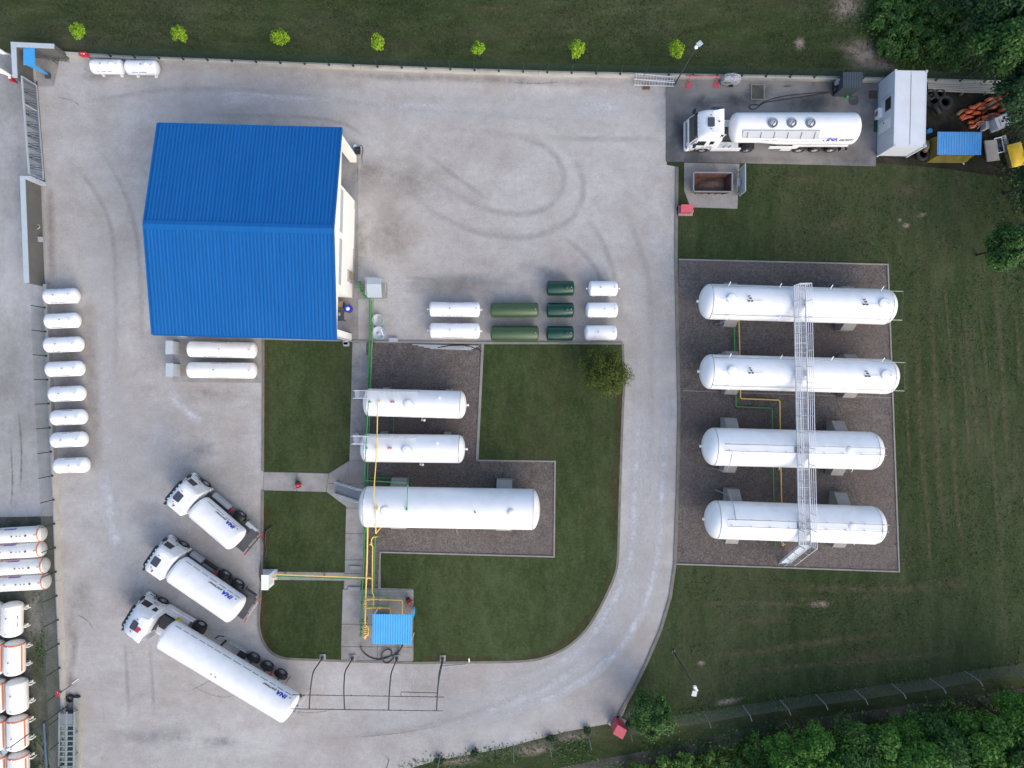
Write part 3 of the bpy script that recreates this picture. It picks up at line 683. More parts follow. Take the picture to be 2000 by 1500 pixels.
def words(r, zc, x0, x1, a, hgt, seed=1, lift=.006):
    """a line of printed characters too small to read: one short stroke per letter"""
    rr = random.Random(seed); m = MB(); x = x0; da = math.degrees(hgt / r)
    while x < x1:
        w = rr.uniform(.05, .11)
        if rr.random() < .85:
            q = patch(r, zc, x, min(x + w, x1), a, a + da * rr.uniform(.75, 1.), lift, 2); m.add(q.v, q.f, True)
        x += w + .03
    return m
def gas_tank(name, label, pxl, pxr, dpx, zc, hd_f, paint, group, legs='saddle', collar=.0, nose=False, text='both', lettering_m='print', extras=None, cat='tank', seed=1):
    A = at(pxl[0], pxl[1], zc); B = at(pxr[0], pxr[1], zc); L = (B - A).length; r = dpx / 2 * (H - zc) / F
    L = round(L, 2); r = round(r, 2); c = (A + B) / 2; rz = math.atan2((B - A).y, (B - A).x)
    t = thing(name, label, cat, (c.x, c.y, 0), rz, group)
    hd = r * hd_f; k = (name, L, r, paint)
    obj('tank_shell', lambda: shell(L, r, hd), paint, t, ('shell',) + k, (0, 0, zc))
    for s in (-1, 1):
        x = s * (L / 2 - hd - (L * .12))
        if legs == 'saddle':
            f = obj('foot', lambda: MB().box((0, 0, (zc - r * .8) / 2 + .02), (.14, r * 1.5, zc - r * .8 + .04)).box((0, 0, .02), (.24, r * 1.7, .04)), paint, t, ('foot',) + k, (x, 0, 0))
        elif legs == 'tall':
            for sy in (-1, 1): obj('leg', lambda: MB().box((0, 0, (zc - r * .55) / 2), (.09, .09, zc - r * .55)).box((0, 0, .015), (.18, .18, .03)), paint, t, ('tleg',) + k, (x, sy * r * .78, 0))
    for s in (-1, 1):
        obj('lifting_lug', lambda: MB().box((0, 0, 0), (.10, .03, .12)), paint, t, ('lug', paint), (s * (L / 2 - hd), 0, zc + r + .03))
    if collar:
        obj('valve_cover', lambda: MB().lathe([(0, collar), (.10, collar), (.15, collar * .9), (.18, collar * .5), (.185, 0.001)], 18, axis='Z'), paint, t, ('collar', collar, paint), (L * .2, 0, zc + r - .04))
    vm = 'blackprint'
    obj('valve', lambda: MB().cyl((0, 0, 0), (0, 0, .10), .035, 8).cyl((-.05, 0, .08), (.06, 0, .08), .018, 6), vm, t, 'valve', (-L * .05 + (.3 if seed % 2 else -.15), .02, zc + r - .01))
    obj('gauge', lambda: MB().cyl((0, 0, 0), (0, 0, .06), .045, 8), 'palegrey', t, 'gauge', (L / 2 - hd - .12, 0, zc + r - .02))
    if nose:
        for s in (-1, 1): obj('end_nozzle', lambda: MB().cyl((-.02, 0, 0), (.14, 0, 0), .05, 8).cyl((.12, 0, 0), (.17, 0, 0), .09, 10), paint, t, ('nose', paint), (s * (L / 2 - .01), 0, zc), 0 if s > 0 else math.pi)
    if text in ('both', 'south'):
        obj('lettering', lambda: words(r, zc, -L * .18, L * .18, -66, .10, seed), lettering_m, t, ('txs', seed % 3) + k)
    if text in ('both', 'north'):
        obj('lettering', lambda: words(r, zc, -L * .14, L * .18, 58, .10, seed + 5), lettering_m, t, ('txn', seed % 3) + k)
    if text != 'none':
        obj('emblem', lambda: patch(r, zc, -.06, .06, -66, -58), lettering_m, t, ('emb',) + k, (-L * .22, 0, 0))
    return t
G1 = 'small white gas tanks lined up along the left wall'
rowl = [(87, 154, 579.5, 577, 'standing against the end of the long dark wall'), (89, 156, 628, 625, 'second below the long dark grey wall'), (88, 162, 674.5, 671.5, 'third below the long dark grey wall'), (91, 164, 722, 719, 'fourth below the long dark grey wall'),
        (97, 166, 770.5, 767.5, 'fourth above the lowest in the left row'), (101, 169, 816.5, 813.5, 'two above the lowest in the left row'), (101, 170, 860, 857, 'next above the lowest one in the left row'), (107, 174, 910, 907.5, 'at the lower end of the left row')]
rowl[4] = (97, 166, 770.5, 767.5, 'three above the lowest in the left row')
for i, (x0, x1, y0, y1, w) in enumerate(rowl):
    gas_tank('gas_tank', 'small white round ended gas tank ' + w, (x0, y0), (x1, y1), 30, .86, .62, 'white', G1, seed=i)
G2 = 'white gas tanks beside the blue shelter'
gas_tank('gas_tank', 'white gas tank at the top left wall, the nearer to the blue shelter', (178, 130.5), (243, 131), 27, .80, .5, 'white', G2, collar=.2, seed=2)
gas_tank('gas_tank', 'white gas tank with a round end cap, the farther of two from the blue shelter', (245.5, 132), (310.5, 132.5), 27, .80, .5, 'white', G2, collar=.2, nose=False, seed=3)
G3 = 'long white gas tanks beside the depot building'
gas_tank('gas_tank', 'long white gas tank right under the blue roof edge', (367, 682), (501, 684.5), 31, .95, .45, 'white', G3, seed=1)
gas_tank('gas_tank', 'long white gas tank lying a row out from the blue roof edge', (366.5, 722.5), (501, 724), 31, .95, .45, 'white', G3, seed=4)
G4 = 'white gas tanks with end nozzles left of the olive tanks'
gas_tank('gas_tank', 'white gas tank with end nozzles, upper left of the olive green pair', (838, 604), (938, 605), 29, .85, .35, 'white', G4, nose=True, seed=2)
gas_tank('gas_tank', 'white gas tank with end nozzles beside the kerb, left of the lower olive tank', (838.5, 645.5), (938, 646.5), 30, .85, .35, 'white', G4, nose=True, seed=4)
G5 = 'olive green gas tanks'
gas_tank('gas_tank', 'olive green gas tank of the upper row between white and dark green tanks', (957, 605.5), (1052.5, 605.5), 29, .82, .30, 'olive', G5, text='none', seed=1)
gas_tank('gas_tank', 'olive green gas tank beside the kerb at the edge of the lawn', (957.5, 650.5), (1053, 651), 30, .82, .30, 'olive', G5, text='none', seed=2)
G6 = 'dark green gas tanks'
for i, (x0, x1, y, w) in enumerate(((1066.5, 1122, 563, 'at the top of the three dark green ones'), (1066.5, 1121.5, 605.5, 'in the middle of the three dark green ones'), (1066, 1121, 651, 'by the kerb, lowest of the three dark green ones'))):
    gas_tank('gas_tank', 'short glossy dark green gas tank ' + w, (x0, y), (x1, y), 29, .8, .3, 'dkgreen', G6, text='none', collar=.16, seed=i)
G7 = 'small white gas tanks right of the dark green ones'
for i, (x0, x1, y, w) in enumerate(((1148.5, 1207, 563.5, 'right of the topmost dark green tank'), (1143.5, 1207, 605.5, 'right of the middle dark green tank'), (1141, 1205, 650, 'above the bush, right of the lowest dark green tank'))):
    gas_tank('gas_tank', 'small white gas tank on legs ' + w, (x0, y), (x1, y), 29, .95, .42, 'white', G7, legs='tall', text='none', nose=i == 0, seed=i)
# neighbour's tanks on the far left
G8 = 'white tanks with orange ends stacked side by side in the neighbouring yard'
for i, (x1, y1, w) in enumerate(((88, 1041.5, 'topmost of the four beyond the left wall'), (87.5, 1072, 'second of four beyond the left wall'), (94, 1103.5, 'third of four beyond the left wall'), (96, 1134.5, 'lowest of the four beyond the left wall'))):
    t = gas_tank('gas_tank', 'long white tank with orange end band, ' + w, (x1 - 150, y1 + 9), (x1, y1), 31, .95, .5, 'white_old', G8, text='both', lettering_m='redprint', seed=i)
    r_ = round(31 / 2 * (H - .95) / F, 2); L_ = 150 * (H - .95) / F
    obj('orange_band', lambda: MB().lathe([(r_ * .5 * q_, r_ * math.sqrt(1 - q_ * q_) + .006) for q_ in (.05, .2, .35, .5, .62, .72)], 40), 'orange_band', t, 'oband', (L_ / 2 - r_ * .5, 0, .95))
    obj('blue_lettering', lambda: words(r_, .95, 0, 1.0, 50, .22, 31), 'blueprint', t, 'bltx', (L_ / 2 - 3.1, 0, 0))
    for dx_, rr_ in ((0, .05), (.4, .035), (.7, .035), (1.15, .07)): obj('fitting', lambda: MB().cyl((0, 0, 0), (0, 0, .1), rr_, 8), 'blackprint', t, ('fits', rr_), (L_ / 2 - 2.3 + dx_, 0, .95 + r_ - .01))
G9 = 'white tanks standing crosswise in the neighbouring yard'
col = [((25, 1175), (24, 1243), 36, 'white', 'plain white with dark lettering, first below the orange ended tanks'), ((29, 1250), (29, 1318), 36, 'orange', 'with orange ends, third below the plain lettered one'), ((33, 1325), (35, 1392), 37, 'white', 'cream and without bands, between two orange banded ones'), ((34, 1397), (36, 1464), 36, 'orange', 'with red orange bands under the tip of the lamp pole'), ((36, 1468), (38, 1540), 36, 'orange', 'cut by the lower picture edge, with an orange band'),
       ((-14, 1176), (-14, 1244), 36, 'white', ''), ((-11, 1251), (-11, 1319), 36, 'orange', ''), ((-9, 1327), (-7, 1393), 36, 'orange', ''), ((-8, 1401), (-6, 1466), 36, 'orange', ''), ((-6, 1470), (-4, 1540), 36, 'orange', '')]
col[1] = (col[1][0], col[1][1], 36, 'orange', 'with orange ends, just below the plain lettered one')
back = ['left of the plain lettered one at the picture edge', 'left of the orange ended one below the plain lettered one', 'left of the cream one without bands', 'left of the red banded one by the lamp pole', 'in the lower left corner of the picture']
for i, (a, c_, dp, kd, w) in enumerate(col):
    if not w: w = back[i - 5]
    t = gas_tank('gas_tank', 'short white tank lying crosswise, ' + w, a, c_, dp, 1.0, .42, 'white_old', G9, text='north' if i == 0 else 'none', seed=i)
    r_ = round(dp / 2 * (H - 1.0) / F, 2); L_ = (at(*a, 1.) - at(*c_, 1.)).length
    for s in (-1, 1): obj('bracket', lambda: MB().box((0, -.04, 0), (.09, .20, .07)).box((0, .04, -.25), (.09, .07, .5)), 'white_old', t, 'brk', (s * L_ * .26, r_ + .12, .72))
    if kd == 'orange':
        obj('orange_band', lambda: patch(.79, 1.0, -1.05, 1.05, 67, 77, .006, 6), 'orange_band', t, ('ob', round(L_, 1)))
        obj('end_band', lambda: MB().lathe([(r_ * .42 * q_, r_ * math.sqrt(1 - max(0, q_) ** 2) + .006) for q_ in (-.12, 0., .15, .32)], 40), 'orange_band', t, ('eb', r_), (-(L_ / 2 - r_ * .42), 0, 1.0), math.pi)

# medium and large storage tanks
def saddle(w, r, zc, gap=.5):
    m = MB(); h = zc - r * .55
    prof = [(-r - gap, 0), (r + gap, 0), (r + gap, h * .55)] + [((r + .01) * math.sin(R(a)), zc - (r + .01) * math.cos(R(a))) for a in (58, 40, 20, 0, -20, -40, -58)] + [(-r - gap, h * .55)]
    n = len(prof)
    return m.add([(-w / 2, p[0], p[1]) for p in prof] + [(w / 2, p[0], p[1]) for p in prof], [tuple(range(n)), tuple(range(n, 2 * n))[::-1]] + [(i, i + n, (i + 1) % n + n, (i + 1) % n) for i in range(n)])
def manhole(r, bolts=14):
    m = MB().lathe([(-.25, r * .86), (.10, r * .86), (.10, r), (.17, r), (.19, r * .9), (.20, .001)], 24, axis='Z')
    return m
def storage(name, label, pl_, pr_, dpx, zc, hd_f, group, gap=.4, sw=1.05, sx=.62):
    A = at(*pl_, zc); B = at(*pr_, zc); L = round((B - A).length, 2); r = round(dpx / 2 * (H - zc) / F, 2); c = (A + B) / 2
    t = thing(name, label, 'tank', (c.x, c.y, 0), math.atan2((B - A).y, (B - A).x), group)
    hd = r * hd_f; n = max(2, int((L - 2 * hd) / 3.0)); seams = [-L / 2 + hd + (L - 2 * hd) * i / n for i in range(n + 1)]
    sh = obj('tank_shell', shell(L, r, hd, 56, seams), 'white', t, None, (0, 0, zc))
    for s in (-1, 1): obj('saddle', lambda: saddle(sw, r, zc, gap), 'concrete', t, ('sad', L, r), (s * L * sx / 2, 0, 0))
    return t, L, r, zc
def bolts(t, n, rad, loc):
    for i in range(n):
        a = 2 * math.pi * i / n
        obj('bolt', lambda: MB().cyl((0, 0, 0), (0, 0, .05), .022, 6), 'palegrey', t, 'bolt', (rad * math.cos(a), rad * math.sin(a), .17))
G10 = 'large white storage tanks on the right stone bed'
big = []
big.append(storage('storage_tank', 'large white storage tank with two manholes at the top end of the catwalk', (1366, 588.5), (1746, 600), 69, 2.6, .58, G10))
big.append(storage('storage_tank', 'large white storage tank with two manholes, second from the catwalk top', (1367.5, 725.5), (1750, 736), 68, 2.6, .58, G10))
big.append(storage('storage_tank', 'large white storage tank with narrow ring pipe, third from the catwalk top', (1371.5, 871.5), (1721, 881), 74, 2.7, .62, G10, .75))
big.append(storage('storage_tank', 'large white storage tank with narrow ring pipe at the catwalk stair', (1377, 1014), (1725.5, 1026.5), 74, 2.7, .62, G10, .75))
for q, (t, L, r, zc) in enumerate(big):
    for s in (-1, 1):
        obj('end_valve', lambda: MB().cyl((-.02, 0, 0), (.2, 0, 0), .05, 8).cyl((.12, 0, 0), (.16, 0, 0), .12, 12).cyl((.2, -.1, 0), (.2, .1, 0), .04, 8), 'white', t, 'endvalve', (s * (L / 2 - .01), 0, zc), 0 if s > 0 else math.pi)
    if q < 2:
        for x, rr in ((-L / 2 + 2.15, .40), (L / 2 - 1.6, .42)):
            mh = obj('manhole', lambda: manhole(rr), 'white', t, ('mh', rr), (x, .08, zc + r - .05)); bolts(mh, 16, rr * .93, None)
            obj('davit', lambda: MB().cyl((0, 0, -.2), (0, 0, .4), .035, 8).bar((0, 0, .4), (.5, 0, .4), .04, .04), 'white', t, 'davit', (x - .62 if x < 0 else x + .3, .05, zc + r - .02))
        for x in (-L / 2 + 3.5, L / 2 - 3.2):
            vg = obj('valve_group', lambda: MB().cyl((0, .30, 0), (0, .30, .32), .04, 8).cyl((0, -.10, 0), (0, -.10, .26), .065, 8).cyl((.26, -.10, 0), (.26, -.10, .2), .065, 8).cyl((.12, .12, 0), (.12, .12, .25), .06, 8), 'blackprint', t, 'vgroup', (x, .05, zc + r - .05))
            obj('valve_pipe', lambda: MB().bar((.2, 0, .12), (1.1, .03, .12), .03, .03), 'palegrey', t, 'vpipe', (x, -.02, zc + r - .03))
        z = zc + r * .72; yw = r * .80
        lp = obj('sprinkler_loop', MB().tube([(-L / 2 + .8, yw, z), (L / 2 + .12, yw, z), (L / 2 + .12, -yw, z), (-L / 2 + .8, -yw, z)], .025, 6, True), 'palegrey', t)
        for x in [-L / 2 + 2.0 + i * 4.05 for i in range(4)]:
            for s in (-1, 1): obj('nozzle', lambda: MB().bar((0, 0, 0), (.08, .32, .30), .05, .05), 'white', lp, 'nozz', (x, s * yw - (.3 if s < 0 else 0), z - .03 - (0 if s > 0 else 0)), 0 if s > 0 else 0)
        obj('riser', MB().tube([(-L / 2 + 2.1, s_ := (-yw if q == 0 else yw), z), (-L / 2 + 2.1, s_ * 1.35, z), (-L / 2 + 2.1, s_ * 1.4, .1)], .03, 6), 'palegrey', t)
    else:
        z = zc + r + .14; yw = .27; x0, x1 = -L / 2 + 1.3, L / 2 - .45
        lp = obj('sprinkler_loop', MB().tube([(x0, yw + .1, z), (x1, yw + .1, z), (x1, -yw + .1, z), (x0, -yw + .1, z)], .028, 6, True), 'palegrey', t)
        for i in range(9):
            for s in (-1, 1): obj('clip', lambda: MB().box((0, 0, -.05), (.05, .07, .18)), 'palegrey', lp, 'lclip', (x0 + .4 + i * (x1 - x0 - .8) / 8, s * yw + .1, z))
        obj('valve_group', lambda: MB().cyl((0, .2, 0), (0, .2, .22), .08, 8).cyl((0, -.22, 0), (0, -.22, .22), .08, 8).box((-.25, 0, .05), (.4, .5, .1)), 'print', t, 'vg2', (.05, .05, zc + r - .05))
        obj('nameplate', lambda: MB().box((0, .06, 0), (.12, .14, .02)).box((.12, -.1, 0), (.10, .10, .02)), 'blackprint', t, 'np', (-L / 2 + .62, .05, zc + r * .80 + .06))
        sd = -1 if q == 2 else 1
        obj('riser', MB().tube([(x0 + .65, sd * .3, z), (x0 + .65, sd * r * .8, zc + r * .72), (x0 + .65, sd * (r + .45), zc + .2), (x0 + .2, sd * (r + .5), .1)], .03, 6), 'palegrey', t)
        for x in (-.6, 5.4): obj('drain_pipe', lambda: MB().cyl((0, 0, 0), (0, -.35, -.3), .03, 6), 'white', t, 'drp', (x, -r, zc - .7))
        obj('hatch_ring', lambda: MB().lathe([(0, .32), (.03, .30), (.035, .001)], 20, axis='Z'), 'white', t, 'hring', (L / 2 - 3.3, .1, zc + r - .005))
    obj('mark', lambda: MB().box((0, .08, 0), (.05, .16, .015)).box((.1, .14, 0), (.14, .05, .015)), 'print', t, 'mk', (-L / 2 + .62, .05, zc + r * .86))
G11 = 'white storage tanks with end stairs on the middle stone bed'
mid = [storage('storage_tank', 'medium white storage tank on the middle stone bed, the upper of two with end stairs', (709.5, 785.5), (911, 791), 54, 2.25, .45, G11, .1, .5),
       storage('storage_tank', 'medium white storage tank on the middle stone bed, the lower of two with end stairs', (704.5, 874.5), (908.5, 877), 55, 2.25, .45, G11, .1, .5)]
for q, (t, L, r, zc) in enumerate(mid):
    obj('end_valve', lambda: MB().cyl((-.02, 0, 0), (.22, 0, 0), .05, 8).cyl((.1, 0, 0), (.2, 0, 0), .10, 12), 'white', t, 'endvalve2', (L / 2 - .01, 0, zc))
    mh = obj('manhole', lambda: manhole(.36), 'white', t, ('mh', .36), (-.35, -.02, zc + r - .05)); bolts(mh, 16, .33, None)
    obj('davit', lambda: MB().cyl((0, 0, -.2), (0, 0, .4), .035, 8).bar((0, 0, .4), (.5, 0, .4), .04, .04), 'white', t, 'davit', (.15, -.05, zc + r))
    for x, m, y in ((-L / 2 + .75, 'pipe_green', .1), (-L / 2 + 1.55, 'pipe_yellow', .12), (-L / 2 + 2.5, 'orange', .12), (-L / 2 + 2.68, 'orange', .12)):
        obj('valve', lambda: MB().cyl((0, 0, 0), (0, 0, .22), .07, 8).cyl((-.09, 0, .18), (.09, 0, .18), .03, 6), m, t, ('cv', m), (x, y, zc + r - .04))
    gm = MB()
    for i in range(8): gm.bar((-3.85, r * .62 - .28 + i * .08, zc + r * .86), (.35, r * .62 - .28 + i * .08, zc + r * .86), .02, .03)
    for i in range(12): gm.bar((-3.8 + i * .37, r * .62 - .3, zc + r * .86), (-3.8 + i * .37, r * .62 + .3, zc + r * .86), .025, .03)
    pf = obj('platform', gm, 'white', t)
    for x in [-3.8 + i * .69 for i in range(7)]: obj('rail_post', lambda: MB().box((0, 0, .5), (.03, .03, 1.0)), 'palegrey', pf, 'rp1', (x, r * .62 + .3, zc + r * .86))
    for zz in (.5, 1.0): obj('handrail', MB().bar((-3.8, r * .62 + .3, zc + r * .86 + zz), (.3, r * .62 + .3, zc + r * .86 + zz), .03, .03), 'palegrey', pf)
    obj('saddle_foot', MB().cyl((.55, -r + .05, zc - .9), (.55, -r - .25, zc - .5), .06, 8).lathe([(0, .11), (.1, .12), (.14, .05)], 10, (.75, -r - .22, zc - .5), 'Z'), 'white', t)
    obj('nozzle', MB().cyl((2.1, .55, zc + r * .8), (2.1, .62, zc + r + .05), .09, 10), 'white', t)
t9, L9, r9, z9 = storage('storage_tank', 'longest white storage tank of the middle stone bed, reached by the grey stairs', (702, 989), (1054.5, 995), 79, 2.6, .40, G11, .5, 1.3, .60)
obj('cover', MB().lathe([(0, .30), (.08, .30), (.1, .001)], 22, (L9 / 2 - 2.35, .02, z9 + r9 - .02), 'Z'), 'white', t9)
obj('valve', MB().cyl((2.15, 0, z9 + r9 - .02), (2.15, 0, z9 + r9 + .12), .06, 8), 'blackprint', t9)
obj('sprinkler_pipe', MB().tube([(-L9 / 2 + .9, -1.0, z9 + 1.28), (L9 / 2 - 2.9, -1.0, z9 + 1.28)], .02, 6), 'palegrey', t9)
obj('manhole', MB().lathe([(0, .42), (.07, .42), (.09, .3), (.095, .001)], 22, (-L9 / 2 + 2.4, -.05, z9 + r9 - .05), 'Z'), 'white', t9)
obj('drain_pipe', MB().tube([(.55, -r9 * .8, z9 - .4), (.55, -r9 - .55, z9 - .8), (.55, -r9 - .9, .3)], .03, 6), 'post', t9)
# ------------------------------------------------------------------ catwalk across the four large tanks
A, B = at(1562.5, 557, 4.3), at(1573, 1066, 4.3)
cw = thing('catwalk', 'white steel catwalk with a steep stair, bridging the four large tanks', 'catwalk', (A.x, A.y, 0), math.atan2((B - A).y, (B - A).x))
CL = (B - A).length; CZ = 4.3; W2 = .42
gm = MB()
for i in range(9): gm.bar((0, -W2 + .05 + i * (2 * W2 - .1) / 8, CZ - .02), (CL, -W2 + .05 + i * (2 * W2 - .1) / 8, CZ - .02), .022, .035)
for i in range(int(CL / .4)): gm.bar((i * .4 + .1, -W2, CZ - .02), (i * .4 + .1, W2, CZ - .02), .018, .03)
obj('grating', gm, 'rail', cw)['kind'] = 'stuff'
for s in (-1, 1):
    obj('side_beam', MB().bar((0, s * (W2 + .03), CZ - .07), (CL, s * (W2 + .03), CZ - .07), .06, .18), 'rail', cw)
    for z in (.36, .72, 1.08): obj('handrail', MB().bar((0, s * (W2 + .03), CZ + z), (CL, s * (W2 + .03), CZ + z), .04, .04), 'rail', cw)
    n_ = 16
    for i in range(n_ + 1): obj('rail_post', lambda: MB().box((0, 0, .54), (.045, .045, 1.08)), 'rail', cw, 'cwpost', (i * CL / n_, s * (W2 + .03), CZ))
for i in range(15): obj('cross_beam', lambda: MB().box((0, 0, 0), (.07, 2 * W2, .10)), 'rail', cw, 'cwx', (.3 + i * (CL - .6) / 14, 0, CZ - .12))
for z in (.36, .72, 1.08): obj('end_rail', MB().bar((0, -W2, CZ + z), (0, W2, CZ + z), .04, .04), 'rail', cw)
for y in (-.2, 0, .2): obj('end_bar', MB().bar((0, y, CZ), (0, y, CZ + 1.08), .025, .025), 'rail', cw)
for x in (1.4, 6.9, 12.95, 18.65):
    for s in (-1, 1): obj('support_foot', lambda: MB().box((0, 0, 0), (.5, .10, .34)), 'rail', cw, 'cwfoot', (x, s * W2, CZ - .32))
st = obj('stair', MB().bar((CL, -W2, CZ - .05), (CL + 2.45, -W2, .03), .06, .2).bar((CL, W2, CZ - .05), (CL + 2.45, W2, .03), .06, .2), 'rail', cw)
for i in range(17):
    f = (i + .5) / 17; obj('tread', lambda: MB().box((0, 0, 0), (.17, 2 * W2, .03)), 'rail', st, 'cwtread', (CL + 2.45 * f, 0, (CZ - .05) * (1 - f)))
for s in (-1, 1):
    obj('handrail', MB().bar((CL, s * W2, CZ + 1.08), (CL + 2.45, s * W2, 1.1), .04, .04), 'rail', st)
    for f in (.02, .34, .67, .98): obj('rail_post', lambda: MB().box((0, 0, .53), (.04, .04, 1.06)), 'rail', st, 'cwsp', (CL + 2.45 * f, s * W2, (CZ - .05) * (1 - f)))

# end stairs of the medium tanks and the grey stair of the long one
def steep_stair(label, top, foot, w, zt, nsteps, m='rail', rail_m='rail', platform=0., rails=(.5, 1.0)):
    T, P = at(*top, zt), at(*foot, 0); d_ = Vector((P.x - T.x, P.y - T.y, 0)); L = d_.length
    t = thing('access_stair', label, 'stair', (T.x, T.y, 0), math.atan2(d_.y, d_.x))
    for s in (-1, 1):
        obj('stringer', MB().bar((0, s * w / 2, zt - .04), (L, s * w / 2, .03), .05, .18), m, t)
        for z in rails: obj('handrail', MB().bar((-platform, s * w / 2, zt + z), (0, s * w / 2, zt + z), .04, .04).bar((0, s * w / 2, zt + z), (L, s * w / 2, .06 + z), .04, .04), rail_m, t)
        for f in (0, .33, .66, .98): obj('rail_post', MB().box((L * f, s * w / 2, (zt) * (1 - f) + .5), (.04, .04, 1.)), rail_m, t)
        if platform: obj('rail_post', MB().box((-platform, s * w / 2, zt + .5), (.04, .04, 1.)), rail_m, t)
    for i in range(nsteps):
        f = (i + .5) / nsteps; obj('tread', MB().box((L * f, 0, (zt - .04) * (1 - f)), (.2, w - .04, .03)), m, t)
    if platform:
        pm = MB()
        for i in range(int(platform / .06)): pm.bar((-platform + i * .06, -w / 2, zt - .01), (-platform + i * .06, w / 2, zt - .01), .02, .03)
        obj('landing', pm, m, t)
    return t
steep_stair('white steep stair with handrails climbing to the upper of two medium tanks', (695, 770), (701, 769), .62, 2.9, 9, platform=1.1, rails=(.5, 1.0))
steep_stair('white steep stair with handrails climbing to the lower of two medium tanks', (692, 858), (699, 852.6), .62, 2.9, 9, platform=1.2)
steep_stair('grey sloping stair with railed landing, from the path to the longest middle tank', (700, 965), (657, 951), 1.0, 2.3, 11, 'greysheet', 'rail', 1.7)
t = thing('metal_frame', 'bundle of grey steel ladders leaning at the right end of the lower medium tank', 'frame', at(898, 850))
for i in range(5): obj('bar', MB().bar((i * .14 - .3, .1 * (i % 2), .05), (i * .14 - .28, -.7, 1.5), .05, .05), 'galv', t)
for z in (.4, .9): obj('crossbar', MB().bar((-.35, .05 - z * .4, z), (.35, .05 - z * .4, z), .06, .04), 'galv', t)

# ------------------------------------------------------------------ pipework
def pipe(label, name, pts, r, m, cat='pipe', supports=(), flanges=(), valves=(), vm=None, n=8):
    P = [at(*p) for p in pts]
    t = thing(name, label, cat, (P[0].x, P[0].y, 0)); o0 = Vector((P[0].x, P[0].y, 0))
    obj('pipe_run', MB().tube([p - o0 for p in P], r, n), m, t)
    for q in supports:
        w = at(*q) - o0; obj('support', MB().bar((w.x, w.y, 0), (w.x, w.y, w.z - r), .06, .06).box((w.x, w.y, w.z - r - .02), (.34, .07, .05)), 'frame', t)
    for q in flanges:
        w = at(*q[:3]) - o0; ax = Vector((0, .05, 0)) if q[3] == 'y' else Vector((.05, 0, 0))
        obj('flange', MB().cyl(w - ax, w + ax, r * 2.0, 10), m, t)
    for q in valves:
        w = at(*q[:3]) - o0; ax = Vector((0, .12, 0)) if q[3] == 'y' else Vector((.12, 0, 0))
        obj('valve', MB().cyl(w - ax, w + ax, r * 1.7, 10).cyl(w, w + Vector((0, 0, .22)), r * .6, 6).bar(w + Vector((-.12, -.04, .22)), w + Vector((.14, .05, .22)), .04, .03), vm or m, t)
    return t
pipe('green pipe running down from the white cabinet beside the depot building, left of its twin', 'green_pipe', [(722.5, 584, .75), (722, 640, .75), (720.5, 700, .75), (718.5, 760, .75), (716.5, 812, .75), (713.5, 905, .75), (712.5, 1000, .75), (711, 1085, .75), (708, 1150, .75), (706, 1200, .75), (704.5, 1243, .75)], .06, 'pipe_green',
     supports=[(721, 668, .75), (719, 740, .75), (712, 1073, .75), (708, 1152, .75), (705, 1215, .75)], flanges=[(705.5, 1212, .75, 'y'), (705, 1222, .75, 'y'), (704.8, 1230, .75, 'y')], valves=[(706.5, 1177, .75, 'y'), (704.6, 1240, .75, 'y')])
pipe('thinner pale green pipe running beside the thick green one past the two round bins', 'green_pipe', [(729, 584, .95), (728.5, 640, .95), (726, 690, .95), (724, 760, .95), (721.5, 830, .95), (718.5, 905, .95), (716, 985, .95), (715, 1040, .95)], .04, 'pipe_pale', supports=[(726.5, 668, .95)], flanges=[(726.6, 674, .95, 'y'), (723.5, 738, .95, 'y')])
pipe('lowest dull green pipe between the two parallel green pipes', 'green_pipe', [(726, 586, .4), (725, 680, .4), (722.5, 780, .4), (719, 905, .4), (716.5, 960, .4)], .06, 'pipe_pale')
pipe('thin green pipe crossing above the medium tanks and turning along the longest tank', 'green_pipe', [(725.5, 785.5, 3.5), (719.5, 786, 3.6), (716, 850, 3.6), (712, 925, 3.7), (711.8, 938.5, 4.2), (795.5, 943.5, 4.3), (796, 950, 4.35), (795, 993, 4.35), (795, 997, 4.12)], .035, 'pipe_green', flanges=[(796, 948, 4.35, 'y')], valves=[(794.5, 994, 4.32, 'y')])
pipe('thick yellow pipe arching over the medium tanks and dropping in front of the longest tank', 'yellow_pipe', [(738, 784, 3.55), (736.3, 850, 3.62), (734, 907, 3.8), (731, 945, 4.3), (729.8, 984, 4.35), (733.5, 988, 4.38), (734, 1040, 4.25), (734.2, 1041.5, 4.15), (750.5, 1023, .5)], .045, 'pipe_yellow', flanges=[(732, 1025, 4.3, 'y'), (733.6, 992, 4.38, 'y')], valves=[(737, 994, 4.3, 'y')])
pipe('main thick yellow pipe down the right edge of the concrete path to the pump shelter', 'yellow_pipe', [(718.6, 1006, .95), (717, 1085, .95), (715.5, 1130, .95), (713.8, 1180, .95), (712.5, 1248, .95)], .07, 'pipe_yellow',
     supports=[(718, 1060, .95), (714.5, 1152, .95), (712.9, 1215, .95)], flanges=[(713.8, 1172, .95, 'y'), (713.5, 1184, .95, 'y'), (712.7, 1236, .95, 'y')], valves=[(713.6, 1178, .95, 'y'), (712.6, 1243, .95, 'y')])
t = pipe('yellow loop of pipe with many bolted flanges left of the pump shelter', 'pipe_loop', [(712.8, 1221, 1.0), (716, 1221.5, 1.0), (719, 1226, 1.0), (719.5, 1234, 1.0), (718, 1241, 1.0), (713, 1242, 1.0)], .06, 'pipe_yellow')
for i in range(5): obj('flange', MB().cyl(at(712.8, 1223 + i * 4.2, .95) - t.location, at(712.8, 1224.6 + i * 4.2, .95) - t.location, .17, 10), 'pipe_yellow', t)
obj('drain_bar', MB().bar(at(703, 1234, 1.05) - t.location, at(724, 1234, 1.05) - t.location, .03, .03), 'pipe_pale', t)
